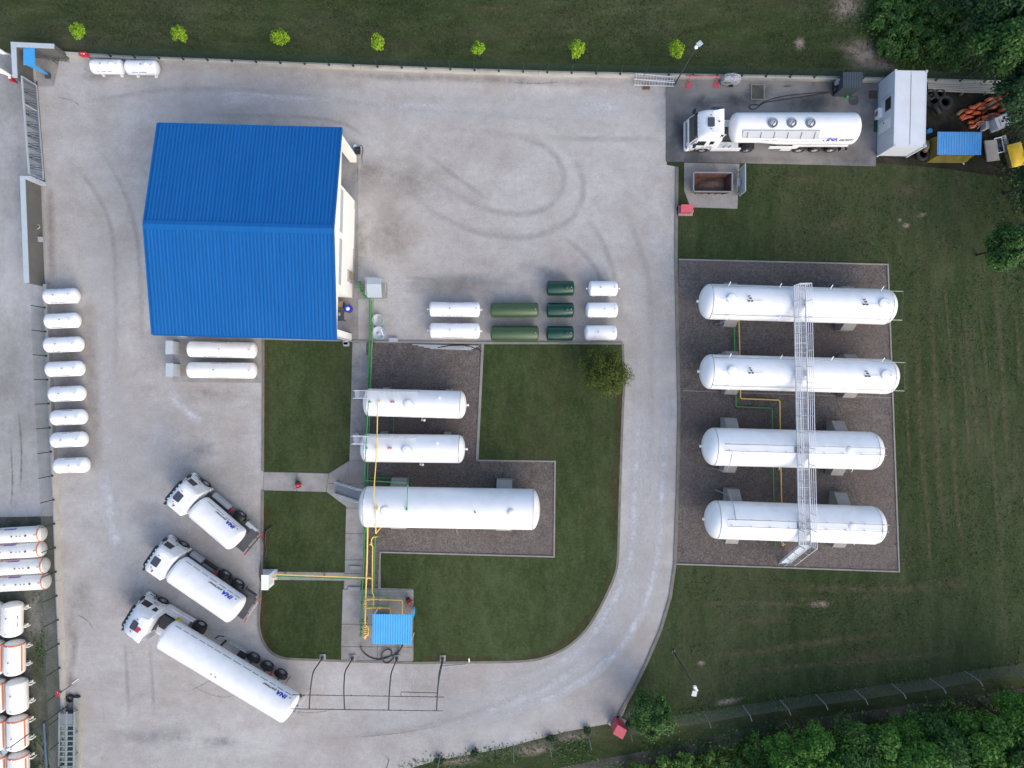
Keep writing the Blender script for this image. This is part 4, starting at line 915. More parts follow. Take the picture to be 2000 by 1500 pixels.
pipe('thin yellow pipe with a kinked valve beside the main yellow pipe', 'yellow_pipe', [(737, 1048, .8), (729, 1049, .8), (726, 1053, .8), (725, 1060, .8), (725.8, 1064, .8), (728, 1068, .8), (727.6, 1085, .8), (727, 1158, .8), (729.5, 1162, .8), (729.2, 1186, .8)], .05, 'pipe_yellow', valves=[(725, 1062, .8, 'y'), (729.4, 1167, .8, 'y'), (729.2, 1178, .8, 'y')], flanges=[(729.4, 1172, .8, 'y')])
pipe('thin green pipe beside the thin yellow one with a cross valve at its top', 'green_pipe', [(740, 1046.5, .7), (736, 1047, .7), (732.6, 1050, .7), (731.6, 1085, .7), (730.5, 1120, .7), (729.8, 1158, .7)], .045, 'pipe_green', valves=[(737, 1046.8, .7, 'x')])
pipe('pale yellow branch pipe crossing the lower lawn to the white dispenser', 'yellow_pipe', [(539, 1121.5, .6), (600, 1124, .6), (660, 1126, .6), (716, 1128.5, .8)], .05, 'pipe_yellow', supports=[(554, 1122.3, .6), (631, 1125.2, .6)], valves=[(720, 1128.6, .9, 'x'), (725.5, 1128.8, .85, 'x')])
pipe('green branch pipe crossing the lower lawn to the white dispenser', 'green_pipe', [(539, 1125.5, .5), (600, 1127.5, .5), (660, 1130, .5), (708, 1131.5, .6)], .04, 'pipe_green', flanges=[(542, 1125.6, .5, 'x')])
pipe('yellow branch with two bends on the upper row of valves above the pump shelter', 'yellow_pipe', [(714, 1170, .95), (731, 1170.5, .9), (743, 1170.8, .9), (785.5, 1173, .9), (786, 1175, .9), (785, 1204, .9)], .05, 'pipe_yellow', valves=[(718, 1170.2, .93, 'x'), (723, 1170.4, .92, 'x')], flanges=[(743, 1170.8, .9, 'x')])
pipe('yellow branch with a single bend just above the pump shelter roof', 'yellow_pipe', [(714, 1187, .95), (731, 1187.2, .9), (742, 1187.4, .9), (762.5, 1188, .9), (763, 1204, .9)], .05, 'pipe_yellow', valves=[(718, 1187, .93, 'x'), (724, 1187.2, .92, 'x')], flanges=[(742, 1187.4, .9, 'x')])
pipe('green pipe bent into an open rectangle above the pump shelter', 'green_pipe', [(706, 1161, .5), (737, 1163, .5), (758, 1163.5, .5), (758, 1183.5, .5), (718, 1184, .5)], .045, 'pipe_green')
pipe('green pipe from the upper right tanks with two right angle bends on the stone bed', 'green_pipe', [(1433.5, 625, .35), (1435, 690, .35), (1437, 760, .35), (1437.5, 793, .35), (1439, 794.5, .35), (1506, 797, .35), (1508, 799, .35), (1509.5, 900, .35), (1513, 1058, .35), (1513.5, 1064, .5)], .055, 'pipe_green', supports=[(1434.5, 660, .35), (1511.5, 948, .35)], valves=[(1513.5, 1062, .4, 'y')])
pipe('yellow pipe from the upper right tanks with two right angle bends on the stone bed', 'yellow_pipe', [(1443, 625, .35), (1445, 690, .35), (1446, 750, .35), (1446.3, 777, .35), (1448, 778.5, .35), (1521, 781.5, .35), (1523, 783.5, .35), (1524.5, 900, .35), (1529, 1062, .35), (1529.5, 1066, .5)], .055, 'pipe_yellow', supports=[(1444.2, 660, .35), (1526, 948, .35)], valves=[(1529, 1063, .4, 'y')])
pipe('thin dark green pipe standing between the two medium tanks', 'green_pipe', [(769, 800, .4), (768.5, 850, .4), (768, 900, .4)], .035, 'pipe_green')
pipe('thin green pipe lying low behind the longest middle tank', 'green_pipe', [(716, 933, .4), (760, 933.5, .4), (806, 934.5, .4), (803, 948, .4)], .045, 'pipe_green', supports=[(760, 933.5, .4)])
t = pipe('green valve set between the depot wall and the white cabinet', 'valve_set', [(690, 561, .9), (704, 562, .8), (716, 562.5, .8)], .04, 'pipe_green')
for q in ((703, 551, .6), (703, 556, .8), (706, 568, .6), (709, 571, .7), (711, 578, .6)): w = at(*q) - t.location; obj('valve', MB().cyl(w + Vector((-.1, 0, 0)), w + Vector((.1, .04, 0)), .08, 8).cyl(w, w + Vector((0, 0, .25)), .035, 6).bar(w + Vector((-.12, 0, .25)), w + Vector((.12, 0, .25)), .04, .03), 'pipe_green', t)
obj('riser', MB().tube([at(703, 550, .3) - t.location, at(703, 563, .7) - t.location, at(709, 572, .6) - t.location, at(711, 580, .5) - t.location, at(724, 583, .5) - t.location], .045, 8), 'pipe_green', t)

# white cabinet with a two-pitch lid, round bins, dispenser, pump shelter
def prism_roof(P, z, th, rise): pass
t = thing('pipe_cabinet', 'white metal cabinet with a two pitched lid beside the depot wall', 'cabinet', at(732, 563))
cx = Vector((t.location.x, t.location.y, 0))
obj('cabinet_body', MB().box((0, 0, .75), (1.05, 1.45, 1.4)), 'palegrey', t)
P = [at(716.5, 543, 1.5) - cx, at(745.5, 543.5, 1.5) - cx, at(744, 555, 1.72) - cx, at(715.5, 555, 1.72) - cx, at(746, 581, 1.5) - cx, at(717.5, 581, 1.5) - cx]
obj('lid_panel', MB().add(P + [p - Vector((0, 0, .05)) for p in P], [(0, 1, 2, 3), (3, 2, 4, 5), (6, 7, 8, 9), (9, 8, 10, 11), (5, 4, 10, 11), (0, 1, 7, 6), (1, 2, 8, 7), (2, 4, 10, 8), (0, 3, 9, 6), (3, 5, 11, 9)]), 'coping', t)
obj('guard_rail', MB().tube([(.75, .75, .02), (.75, .75, .8), (1.05, .75, .8), (1.05, -.3, .8), (1.05, -.3, .02)], .025, 6), 'palegrey', t)
for i, (x, y, d_, w) in enumerate(((740, 626, 22.5, 'with a brownish half lid'), (741.5, 651, 25.5, 'nearer the kerb, with a pale stripe'))):
    t = thing('round_bin', 'round galvanised bin ' + w + ', right of the green pipes', 'bin', at(x, y), group='round galvanised bins beside the green pipes')
    r_ = d_ / 2 * .0432
    obj('bin_shell', MB().lathe([(0, r_ * .96), (.5, r_), (.52, r_ * 1.03), (.55, r_ * 1.02), (.54, r_ * .95), (.50, r_ * .93), (.49, .001)], 28, axis='Z'), 'coping', t)
    if i == 0: obj('flap', MB().prism([(.02, -.36), (.3, -.24), (.36, .1), (.24, .28), (.02, .36)], .495, .53), 'sheet', t)
    else: obj('handle_bar', MB().box((.3, .05, .52), (.10, .6, .03), R(22)), 'white', t); obj('lid_ring', MB().lathe([(.49, .18), (.51, .17), (.51, .001)], 14, (0, -.05, 0), 'Z'), 'galv', t)
t = thing('lpg_dispenser', 'white fuel dispenser cabinet on a kerbside plinth at the edge of the lower lawn', 'dispenser', at(531, 1127))
obj('plinth', MB().box((-.1, .25, .1), (1.2, .9, .2)), 'palegrey', t)
obj('dispenser_body', MB().box((0, 0, .85), (.5, 1.15, 1.4)), 'white', t); obj('top_cap', MB().box((-.02, 0, 1.58), (.58, 1.25, .08)), 'white', t)
obj('side_panel', MB().box((.262, .1, .9), (.02, .8, 1.0)), 'plastic', t)
pv = obj('valve', MB().cyl((.3, .1, .6), (.55, .1, .6), .09, 8).cyl((.45, .1, .6), (.45, .1, .8), .03, 6), 'pipe_yellow', t)
obj('delivery_hose', MB().tube(smooth_path([(-.3, -.2, .9), (-.6, -.3, .3), (-.75, .3, .06), (-.7, 1.4, .06), (-.45, 2.2, .06), (-.55, 3.1, .06), (-.4, 3.9, .2), (.1, 4.3, .15)], 6), .05, 8), 'black', t)
obj('delivery_hose', MB().tube(smooth_path([(-.3, -.3, .8), (-.9, -.2, .2), (-1.0, .6, .06), (-.85, 1.8, .06), (-.7, 2.8, .06), (-.75, 3.6, .25)], 6), .04, 8), 'rust', t)
c = at(765.5, 1229, 2.3); t = thing('pump_shelter', 'light blue corrugated roof on posts sheltering the pump at the end of the pipes', 'shelter', (c.x, c.y, 0), R(-.8))
obj('roof_sheet', corr(3.2, .19, .035, -1.24, 2.26, 1.24, 2.34), 'cyan_roof', t)
for sx in (-1.5, 1.5):
    for sy in (-1.1, 1.1): obj('post', lambda: MB().box((0, 0, 1.1), (.07, .07, 2.2)), 'white', t, 'shpost', (sx, sy, 0))
obj('side_sheet', MB().box((1.56, .85, 1.2), (.03, .6, 1.9)), 'cyan_roof', t)
t = thing('pump', 'dark blue pump set partly hidden under the light blue corrugated roof', 'pump', at(752, 1205))
obj('motor', MB().cyl((-.5, -.1, .45), (.3, -.1, .45), .22, 14), 'deep_blue', t); obj('base_frame', MB().box((0, -.1, .14), (1.4, .5, .2)), 'frame', t); obj('coupling', MB().cyl((.3, -.1, .45), (.7, -.1, .45), .16, 10), 'black', t)
def hose(label, pts, r=.06, m='black', k=8):
    P = smooth_path([at(*p) for p in pts], k); o0 = Vector((P[0].x, P[0].y, 0))
    o = obj('hose', MB().tube([p - o0 for p in P], r, 8), m, None, None, o0); return tag(o, label, 'hose')
hose('thick black hose looping once on the concrete below the pump shelter', [(705, 1262, .5), (708, 1272, .15), (722, 1283, .1), (740, 1288, .1), (758, 1284, .1), (765, 1277, .1), (762, 1269, .14), (752, 1270, .2), (746, 1278, .2), (748, 1290, .1), (757, 1295, .1), (768, 1286, .1), (780, 1272, .2), (786, 1260, 1.2)], .055)
hose('black hose falling from the pump shelter roof edge to the concrete beside the loop', [(787, 1260, 1.2), (781, 1269, .4), (770, 1279, .12), (754, 1284, .1), (738, 1288, .1)], .05)
for x, y, w, cat in ((586, 945, 'standing alone on the side path of the lawn', 'extinguisher'), (801, 1172, 'at the corner of the concrete near the pump shelter', 'extinguisher')):
    t = thing('wheeled_extinguisher', 'red wheeled fire extinguisher ' + w, cat, at(x, y), R(20))
    obj('cylinder', MB().lathe([(.15, .02), (.17, .18), (.75, .18), (.88, .10), (.92, .03)], 16, axis='Z'), 'red', t)
    for s in (-1, 1): obj('wheel', lambda: MB().cyl((0, -.03, 0), (0, .03, 0), .17, 12), 'tyre', t, 'exwheel', (-.12, s * .24, .17))
    obj('handle', MB().tube([(-.2, -.18, .2), (-.26, -.18, 1.0), (-.26, .18, 1.0), (-.2, .18, .2)], .02, 6), 'black', t); obj('hose', MB().tube(smooth_path([(0, 0, .92), (.25, .1, .8), (.28, 0, .3), (-.1, .28, .4)], 5), .02, 6), 'black', t)

# sprinkler gantry: four curved standpipes carrying a ring pipe
G = 'curved standpipes of the truck sprinkler'
for i, (bx, by, ex, ey, w) in enumerate(((631, 1283.5, 604, 1385.5, 'with its tip by the rear of the bottom tanker'), (689.5, 1284.5, 673, 1386, 'second from the bottom tanker, by the concrete pad edge'), (776, 1285, 759, 1386.5, 'below the pump shelter hoses'), (865, 1285.5, 852.5, 1388, 'farthest from the tankers, with a side pipe'))):
    b0 = at(bx, by); e = at(ex, ey, 3.95) - b0
    t = thing('sprinkler_pole', 'dark curved sprinkler standpipe ' + w, 'standpipe', b0, 0, G)
    obj('base_block', MB().box((0, .05, .08), (.5, .5, .16)), 'concrete', t)
    obj('base_clamp', MB().box((0, 0, .25), (.22, .22, .3)), 'frame', t)
    obj('standpipe', MB().tube(smooth_path([(0, 0, .1), (0, 0, 1.6), (0, -.02, 2.6), (e.x * .15, -.25, 3.1), (e.x * .45, e.y * .42, 3.62), (e.x * .8, e.y * .78, 3.86), (e.x, e.y, 3.95)], 6), .052, 8), 'frame', t)
    if i == 3: obj('side_pipe', MB().tube([(0, -.3, .1), (.02, -.35, 2.8), (e.x * .55, e.y * .55, 3.75), (e.x, e.y + 1.4, 3.95), (at(783, 1351.5, 3.95) - b0).to_tuple(), (at(783, 1358.5, 3.95) - b0).to_tuple()], .03, 6), 'frame', t)
P = px([(570.5, 1357), (867, 1361.5), (865, 1388.5), (566.5, 1384.5)], 4.0)
t = thing('sprinkler_ring', 'thin dark rectangular sprinkler ring pipe held up by the curved standpipes', 'pipe', (P[0].x, P[0].y, 0))
obj('ring_pipe', MB().tube([p - t.location for p in P], .032, 6, True), 'frame', t)
for i in range(9):
    for a, b_ in ((P[0], P[1]), (P[3], P[2])):
        q = a.lerp(b_, (i + .5) / 9) - t.location; obj('spray_nozzle', MB().cyl(q, q - Vector((0, 0, .12)), .03, 6), 'frame', t)
t = thing('sensor_post', 'short thin grey sensor post with a cable on the kerb right of the sprinkler poles', 'post', at(915, 1299))
obj('post', MB().cyl((0, .2, 0), (.1, .75, 1.0), .025, 6), 'palegrey', t); obj('sensor', MB().box((.12, .85, 1.05), (.1, .3, .14)), 'white', t); obj('cable', MB().tube([(0, .2, .06), (-.3, .05, .06), (-2.2, -.1, .06)], .02, 6), 'palegrey', t)

# ------------------------------------------------------------------ tanker lorries
CABT = [(.98, .04, 2.10, 1.18), (1.08, .0, 2.16, 1.24), (1.55, .04, 2.2, 1.245), (1.75, .09, 2.2, 1.24), (2.3, .22, 2.2, 1.21), (2.85, .40, 2.2, 1.16), (3.10, .55, 2.2, 1.12)]
def cab_tab(hi):
    return CABT + ([(3.35, .78, 2.2, 1.08), (3.55, 1.05, 2.18, 1.02), (3.66, 1.4, 2.1, .90)] if hi else [(3.18, .68, 2.15, 1.05), (3.24, .9, 2.05, .92)])
def cab_at(tab, z):
    for a, b_ in zip(tab, tab[1:]):
        if a[0] <= z <= b_[0]:
            f = (z - a[0]) / (b_[0] - a[0]); return tuple(a[i] + (b_[i] - a[i]) * f for i in range(1, 4))
    return tab[-1][1:]
def rrect(x0, x1, hw, z, rf=.34, rr=.12, n=5):
    pts = []
    for cx_, cy_, r_, a0 in ((x0 + rf, -hw + rf, rf, 180), (x1 - rr, -hw + rr, rr, 270), (x1 - rr, hw - rr, rr, 0), (x0 + rf, hw - rf, rf, 90)):
        for i in range(n + 1):
            a = R(a0 + 90 * i / n); pts.append(Vector((cx_ + r_ * math.cos(a), cy_ + r_ * math.sin(a), z)))
    return pts
def fx_at(tab, z, y, lift=.012, rf=.34):
    x0, x1, hw = cab_at(tab, z); q = abs(y) - (hw - rf)
    return x0 - lift + (rf - math.sqrt(max(0, rf * rf - q * q)) if q > 0 else 0)
def lorry(label, loc, rz, axles, tank, semi, hi, rear, vis, seed, boxes=(), group='white tanker lorries', words_side='INA', stepped=False):
    t = thing('tanker_lorry', label, 'tanker lorry', loc, rz, group); tab = cab_tab(hi)
    cab = obj('cab', MB().loft([rrect(x0, x1, hw, z) for z, x0, x1, hw in tab]), 'cab', t)
    wm = MB(); vs = []; nz, ny = 5, 12
    for i in range(nz):
        z = 1.78 + (2.86 - 1.78) * i / (nz - 1); hw = cab_at(tab, z)[2] - .07
        for j in range(ny + 1):
            y = -hw + 2 * hw * j / ny; vs.append((fx_at(tab, z, y), y, z))
    wm.add(vs, [(i * (ny + 1) + j, i * (ny + 1) + j + 1, (i + 1) * (ny + 1) + j + 1, (i + 1) * (ny + 1) + j) for i in range(nz - 1) for j in range(ny)], True)
    obj('windscreen', wm, 'glass', cab)
    obj('sun_visor', MB().loft([[Vector((fx_at(tab, 2.95, y, .03) - (.22 if o_ else 0), y, 2.93 - (.06 if o_ else 0) + dz)) for y in [-1.0 + .2 * k for k in range(11)]] for o_, dz in ((0, 0), (1, 0), (1, .03), (0, .03))], False), 'black', cab)
    for k in range(5): obj('marker_lamp', MB().box((fx_at(tab, 3.05, 0, .05), -.7 + .35 * k, 3.06), (.08, .12, .06)), 'plastic', cab)
    for s in (-1, 1):
        def hw(z): return cab_at(tab, z)[2] + .012
        obj('side_window', MB().add([(.52, s * hw(1.85), 1.85), (1.28, s * hw(1.85), 1.85), (1.28, s * hw(2.65), 2.65), (.62, s * hw(2.65), 2.65)], [(0, 1, 2, 3)]), 'glass', cab)
        if hi: obj('side_window', MB().add([(1.62, s * hw(2.0), 2.0), (1.95, s * hw(2.1), 2.1), (1.98, s * hw(2.6), 2.6), (1.6, s * hw(2.65), 2.65)], [(0, 1, 2, 3)]), 'glass', cab)
        dl = MB()
        for (a, b_) in (((.42, .95), (.42, 1.75)), ((1.42, .95), (1.42, 2.85)), ((.42, .95), (1.42, .95))): dl.bar((a[0], s * (hw(a[1]) + .0), a[1]), (b_[0], s * (hw(b_[1]) + .0), b_[1]), .012, .012)
        dl.box((1.25, s * 1.265, 1.55), (.22, .03, .04)); obj('door_seam', dl, 'print', cab)
        obj('mirror', MB().box((.38, s * 1.42, 2.25), (.16, .22, .55)).bar((.5, s * 1.15, 2.6), (.4, s * 1.42, 2.5), .03, .03).bar((.5, s * 1.2, 1.95), (.4, s * 1.42, 2.0), .03, .03), 'black', t)
        obj('headlight', MB().box((.10, s * .92, .82), (.12, .40, .18)), 'glass', cab)
        obj('side_step', MB().box((.55, s * 1.2, .48), (.55, .12, .08)).box((.55, s * 1.22, .75), (.45, .08, .05)), 'black', t)
        obj('wing', lambda: half_guard(.60, .34, .60), 'cab', t, ('wing', 1), (axles[0], s * 1.06, .5))
        obj('front_corner', MB().box((.42, s * 1.0, .72), (.62, .44, .56)), 'cab', t); obj('rear_step', MB().box((axles[0] + .72, s * 1.12, .74), (.16, .22, .5)), 'cab', t)
    obj('bumper', MB().loft([rrect(-.02, .5, 1.23, .36, .2, .05), rrect(-.06, .5, 1.25, .45, .2, .05), rrect(-.05, .5, 1.25, .68, .2, .05)]), 'cab', t)
    obj('grille', MB().box((.0, 0, 1.25), (.06, 1.6, .34)), 'print', cab)
    zt = tab[-1][0]
    hx = 1.15 if not hi else 1.50
    obj('roof_hatch', MB().loft([rrect(hx - .42, hx + .22, .38, zt + .002, .1, .1), rrect(hx - .40, hx + .20, .36, zt + .05, .1, .1)]), 'hatch', cab)
    obj('beacon', MB().cyl((hx + .1 if not hi else 1.98, -.75 if not hi else .0, zt - .02), (hx + .1 if not hi else 1.98, -.75 if not hi else .0, zt + .16), .07, 10), 'red', cab)
    for y in (-.55, .55): obj('antenna', MB().box((hx - .15, y, zt + .02), (.10, .07, .06)), 'print', cab)
    if hi:
        fr_ = MB()
        for s in (-1, 1): fr_.add([(2.18, s * 1.22, .9), (2.55, s * 1.22, .95), (2.50, s * 1.12, 2.9), (2.2, s * 1.05, 3.5)], [(0, 1, 2, 3)]); 
        obj('side_fairing', fr_, 'cab', cab)
        obj('rear_grille', MB().box((2.24, .0, 1.35), (.06, 1.7, .7)), 'frame', cab)
        obj('roof_deflector', MB().loft([[Vector((x, -hw_, z)), Vector((x, hw_, z)), Vector((x + .05, hw_, z - .06)), Vector((x + .05, -hw_, z - .06))] for x, hw_, z in ((1.5, .86, 3.70), (2.0, .98, 3.74), (2.35, 1.04, 3.70))], True, False), 'cab', cab)
    # chassis
    fe = (axles[1] + .75) if semi else rear - .25
    for s in (-1, 1): obj('chassis_rail', MB().box(((.6 + fe) / 2, s * .42, .86), (fe - .6, .09, .26)), 'frame', t)
    for i in range(4): obj('cross_member', MB().box((2.4 + i * (fe - 2.8) / 3, 0, .84), (.12, .8, .16)), 'frame', t)
    obj('deck_plate', MB().box(((2.3 + axles[1] - .6) / 2, 0, 1.01), (axles[1] - .6 - 2.35, 1.0, .03)), 'frame', t)
    if semi:
        x0 = axles[1] + 1.6
        for s in (-1, 1): obj('trailer_rail', MB().box(((x0 + rear - .2) / 2, s * .5, 1.0), (rear - .2 - x0, .10, .2)), 'frame', t)
        obj('fifth_wheel', MB().lathe([(1.05, .5), (1.12, .5), (1.12, .001)], 18, (axles[1], 0, 0), 'Z'), 'black', t)
        obj('landing_leg', MB().box((axles[1] + 2.4, .75, .6), (.14, .14, 1.1)).box((axles[1] + 2.4, -.75, .6), (.14, .14, 1.1)).box((axles[1] + 2.4, 0, .9), (.1, 1.5, .1)), 'black', t)
        for s in (-1, 1):
            obj('side_guard', MB().bar((axles[1] + 2.8, s * 1.16, .75), (axles[2] - .75, s * 1.16, .75), .05, .12).bar((axles[1] + 2.8, s * 1.16, .48), (axles[2] - .75, s * 1.16, .48), .05, .12), 'palegrey' if seed > 2 else 'white', t)
            obj('tractor_skirt', MB().box(((axles[0] + .75 + axles[1] - .62) / 2, s * 1.16, .66), (axles[1] - axles[0] - 1.37, .10, .55)), 'cab', t)
            obj('fuel_tank', MB().box(((axles[0] + .9 + axles[1] - .9) / 2, s * .86, .70), (axles[1] - axles[0] - 1.7, .46, .50)), 'plastic', t)
    # wheels
    def wheel(x, s, dual, r=.50):
        w = .58 if dual else .32
        o = obj('wheel', lambda: MB().lathe([(-w / 2, r * .58), (-w / 2, r * .9), (-w / 2 + .04, r), (w / 2 - .04, r), (w / 2, r * .9), (w / 2, r * .58), (w / 2 - .05, r * .56)], 28, axis='Y'), 'tyre', t, ('tyre', dual), (x, s * (1.22 - w / 2), r))
        if s < 0: o.rotation_euler = (0, 0, math.pi)
        rm = obj('rim', lambda: MB().lathe([(w / 2 - .05, r * .565), (w / 2 - .01, r * .5), (w / 2 - .10, r * .42), (w / 2 - .12, r * .22), (w / 2 - .02, r * .2), (w / 2 - .01, .001)], 22, axis='Y'), 'rim', o, ('rim', dual))
    for i, x in enumerate(axles):
        trailer = semi and i >= 2
        for s in (-1, 1):
            wheel(x, s, i > 0 and not trailer)
            if i > 0 and not trailer: obj('mudguard', (lambda: half_guard(.62, .62, .60)), 'black', t, ('mud', 1), (x, s * .92, .5))
            if trailer: obj('mudguard', lambda: half_guard(.60, .36, .60), 'black', t, ('mud', 2), (x, s * 1.06, .5))
        obj('axle', MB().cyl((x, -1.0, .5), (x, 1.0, .5), .08, 8), 'frame', t)
    # vessel
    tx0, tx1, r, zb, ztop = tank; rings = []; nseg = 44
    hd = .42 if not stepped else .55
    def ring(x, hwid, z0, z1): return [Vector((x, hwid * math.sin(2 * math.pi * k / nseg), (z0 + z1) / 2 + (z1 - z0) / 2 * math.cos(2 * math.pi * k / nseg))) for k in range(nseg)]
    def sec(x):
        if not stepped: return r, zb, ztop
        f = min(1, max(0, (x - tx0 - 2.2) / 2.2)); f = f * f * (3 - 2 * f)
        return r * (.955 + .045 * f), zb + .45 * (1 - f), ztop - .06 * (1 - f)
    for i in range(8):
        a = i / 7 * math.pi / 2; x = tx0 + hd * (1 - math.cos(a)); q, z0, z1 = sec(x); k = max(.02, math.sin(a)) ** .75; zc_ = (z0 + z1) / 2; rings.append(ring(x, q * k, zc_ - (z1 - z0) / 2 * k, zc_ + (z1 - z0) / 2 * k))
    nmid = 14
    for i in range(1, nmid): x = tx0 + hd + (tx1 - tx0 - 2 * hd) * i / nmid; q, z0, z1 = sec(x); rings.append(ring(x, q, z0, z1))
    for i in range(8):
        a = (7 - i) / 7 * math.pi / 2; x = tx1 - hd * (1 - math.cos(a)); q, z0, z1 = sec(x); k = max(.02, math.sin(a)) ** .75; zc_ = (z0 + z1) / 2; rings.append(ring(x, q * k, zc_ - (z1 - z0) / 2 * k, zc_ + (z1 - z0) / 2 * k))
    vsl = obj('vessel', MB().loft(rings), 'cab', t)
    zc = (zb + ztop) / 2; rh = (ztop - zb) / 2
    def on(x, deg, lift=.008):
        q, z0, z1 = sec(x); a = R(deg); return Vector((x, (q + lift) * math.sin(a), (z0 + z1) / 2 + ((z1 - z0) / 2 + lift) * math.cos(a)))
    # contour line of dashes along the visible flank, seen as print
    dm = MB(); x = tx0 + hd + .2; rr = random.Random(seed)
    while x < tx1 - hd - .5:
        w_ = rr.uniform(.5, .8)
        p0, p1, p2, p3 = on(x, vis * 68), on(x + w_, vis * 68), on(x + w_, vis * 71), on(x, vis * 71); dm.add([p0, p1, p2, p3], [(0, 1, 2, 3)]); x += w_ + .18
    obj('contour_marking', dm, 'print', vsl)
    # lettering: built flat, then laid round the vessel
    def letter(txt, m, size, x_start, deg, shear=.25):
        cu = bpy.data.curves.new('txt', 'FONT'); cu.body = txt.replace('.', '. ', 1) if txt[0] == '.' else txt; cu.size = size; cu.shear = shear; cu.offset = .012 * (2.2 if m == 'blueprint' else .6); cu.resolution_u = 3; cu.space_character = 1.12
        o = bpy.data.objects.new('txt', cu); C.objects.link(o); bpy.context.view_layer.update()
        me = bpy.data.meshes.new_from_object(o.evaluated_get(bpy.context.evaluated_depsgraph_get())); bpy.data.objects.remove(o)
        w_ = 1.15 * max(v.co.x for v in me.vertices)
        for v in me.vertices:
            u_, h_ = v.co.x * 1.15, v.co.y; dg = (abs(deg) - math.degrees(h_ / r)) * vis
            v.co = on(x_start + u_ * (1 if vis < 0 else -1), dg, .022)
        me.materials.clear(); me.materials.append(M[m]); obj('lettering', me, m, vsl); return w_
    sz = {1: .40, 2: .38, 3: .44, 4: .42}[seed]; ang = {1: 66, 2: 60, 3: 57, 4: 58}[seed]
    if vis < 0: w_ = letter('.INA', 'blueprint', sz, tx1 - 3.1, ang); letter('partner', 'blackprint', sz * .75, tx1 - 3.1 + w_ + .15, ang)
    else: w_ = letter('.INA', 'blueprint', sz, tx1 - hd - .25, ang); letter('partner', 'blackprint', sz * .72, tx1 - hd - .25 - w_ - .12, ang)
    # tail
    obj('rear_bumper', MB().bar((rear, -1.2, .62), (rear, 1.2, .62), .10, .16), 'palegrey' if seed > 2 else 'frame', t)
    for s in (-1, 1): obj('tail_light', MB().box((rear + .03, s * 1.02, .8), (.07, .4, .12)), 'red', t); obj('rear_strut', MB().bar((rear - .9, s * .5, .85), (rear, s * .5, .62), .06, .08), 'frame', t)
    for s in (-1, 1): obj('mud_flap', MB().box((axles[-1] + .75, s * .95, .55), (.03, .5, .5)), 'black', t)
    if not semi:
        obj('rear_platform', MB().box((rear - .55, 0, .98), (.7, 2.0, .08)), 'frame', t)
        for s in (-1, 1): obj('support_frame', MB().box(((tx0 + tx1) / 2, s * .62, 1.08), (tx1 - tx0 - .6, .1, .16)), 'frame', t); obj('side_apron', MB().box(((axles[0] + .7 + rear) / 2, s * .72, .92), (rear - axles[0] - 1.0, .6, .05)), 'frame', t)
    for (x0, x1, yy, z0, z1, m, nm) in boxes: obj(nm, MB().box(((x0 + x1) / 2, yy, (z0 + z1) / 2), (x1 - x0, .32, z1 - z0)), m, t)
    return t, cab, vsl, on
def half_guard(r, w, r2):
    m = MB(); vs = []; n = 10
    for i in range(n + 1):
        a = math.pi * (.06 + .88 * i / n)
        for y in (-w / 2, w / 2): vs.append((r * math.cos(a), y, r * math.sin(a)))
    return m.add(vs, [(2 * i, 2 * i + 1, 2 * i + 3, 2 * i + 2) for i in range(n)], True)
t, cab, vsl, on = lorry('white articulated tanker with three dome hatches parked on the stained concrete wash pad', (14.5, 20.85, 0), 0, (1.5, 5.25, 9.65, 10.98, 12.31), (3.2, 13.75, 1.24, 1.05, 3.42), True, True, 13.55, -1, 1, stepped=True)
for x in (6.35, 7.85, 9.35):
    dh = obj('dome_hatch', MB().lathe([(0, .40), (.10, .40), (.14, .36), (.10, .30), (.06, .29), (.08, .001)], 24, (x, .02, 3.38), 'Z'), 'greysheet', vsl)
    obj('hatch_lid', MB().lathe([(.08, .26), (.13, .22), (.14, .001)], 18, (x, .03, 3.38), 'Z'), 'galv', dh); obj('hatch_handle', MB().bar((x - .1, -.2, 3.5), (x + .15, .15, 3.5), .05, .05).box((x, -.3, 3.46), (.14, .12, .1)), 'black', dh)
wk = MB()
wk.add([on(4.0, -30, .0) + Vector((0, 0, .16)), on(10.2, -30, 0) + Vector((0, 0, .16)), on(10.2, -52, .10), on(4.0, -52, .10)], [(0, 1, 2, 3)])
wk.add([on(4.0, -30, .0) + Vector((0, 0, .16)), on(4.0, -30, 0), on(4.0, -52, .0), on(4.0, -52, .10)], [(0, 1, 2, 3)]); wk.add([on(10.2, -30, .0) + Vector((0, 0, .16)), on(10.2, -30, 0), on(10.2, -52, .0), on(10.2, -52, .10)], [(0, 1, 2, 3)])
obj('walkway_tray', wk, 'palegrey', vsl)
for i in range(6): obj('tray_rib', MB().bar(on(4.4 + i * 1.08, -32, .12), on(4.4 + i * 1.08, -54, .14), .05, .05), 'print', vsl)
obj('folded_rail', MB().bar(on(4.0, -26, .06), on(10.2, -26, .06), .05, .05).bar(on(4.0, -57, .05), on(11.9, -57, .05), .03, .03), 'plastic', vsl)
obj('rear_fairing', MB().box((1.95, 1.22, 2.9), (.85, .25, .9)), 'hatch', cab)
obj('tool_box', MB().box((2.45, .25, 1.6), (.25, .9, 1.4)), 'coping', t)
obj('airline', MB().tube(smooth_path([(2.3, -.5, 1.8), (2.7, -.6, 1.4), (3.0, -.4, 1.9), (3.15, -.3, 1.7)], 5), .05, 6), 'white', t)
obj('emblem', MB().tube([(1.75 + .22 * math.cos(a), -1.262, 1.55 + .12 * math.sin(a)) for a in [i * math.pi / 7 for i in range(14)]], .014, 5, True), 'print', cab)
obj('trailer_skirt', MB().box((8.1, -1.13, 1.05), (2.4, .10, .40)).box((11.1, -1.05, 1.22), (4.6, .10, .22)), 'cab', t)
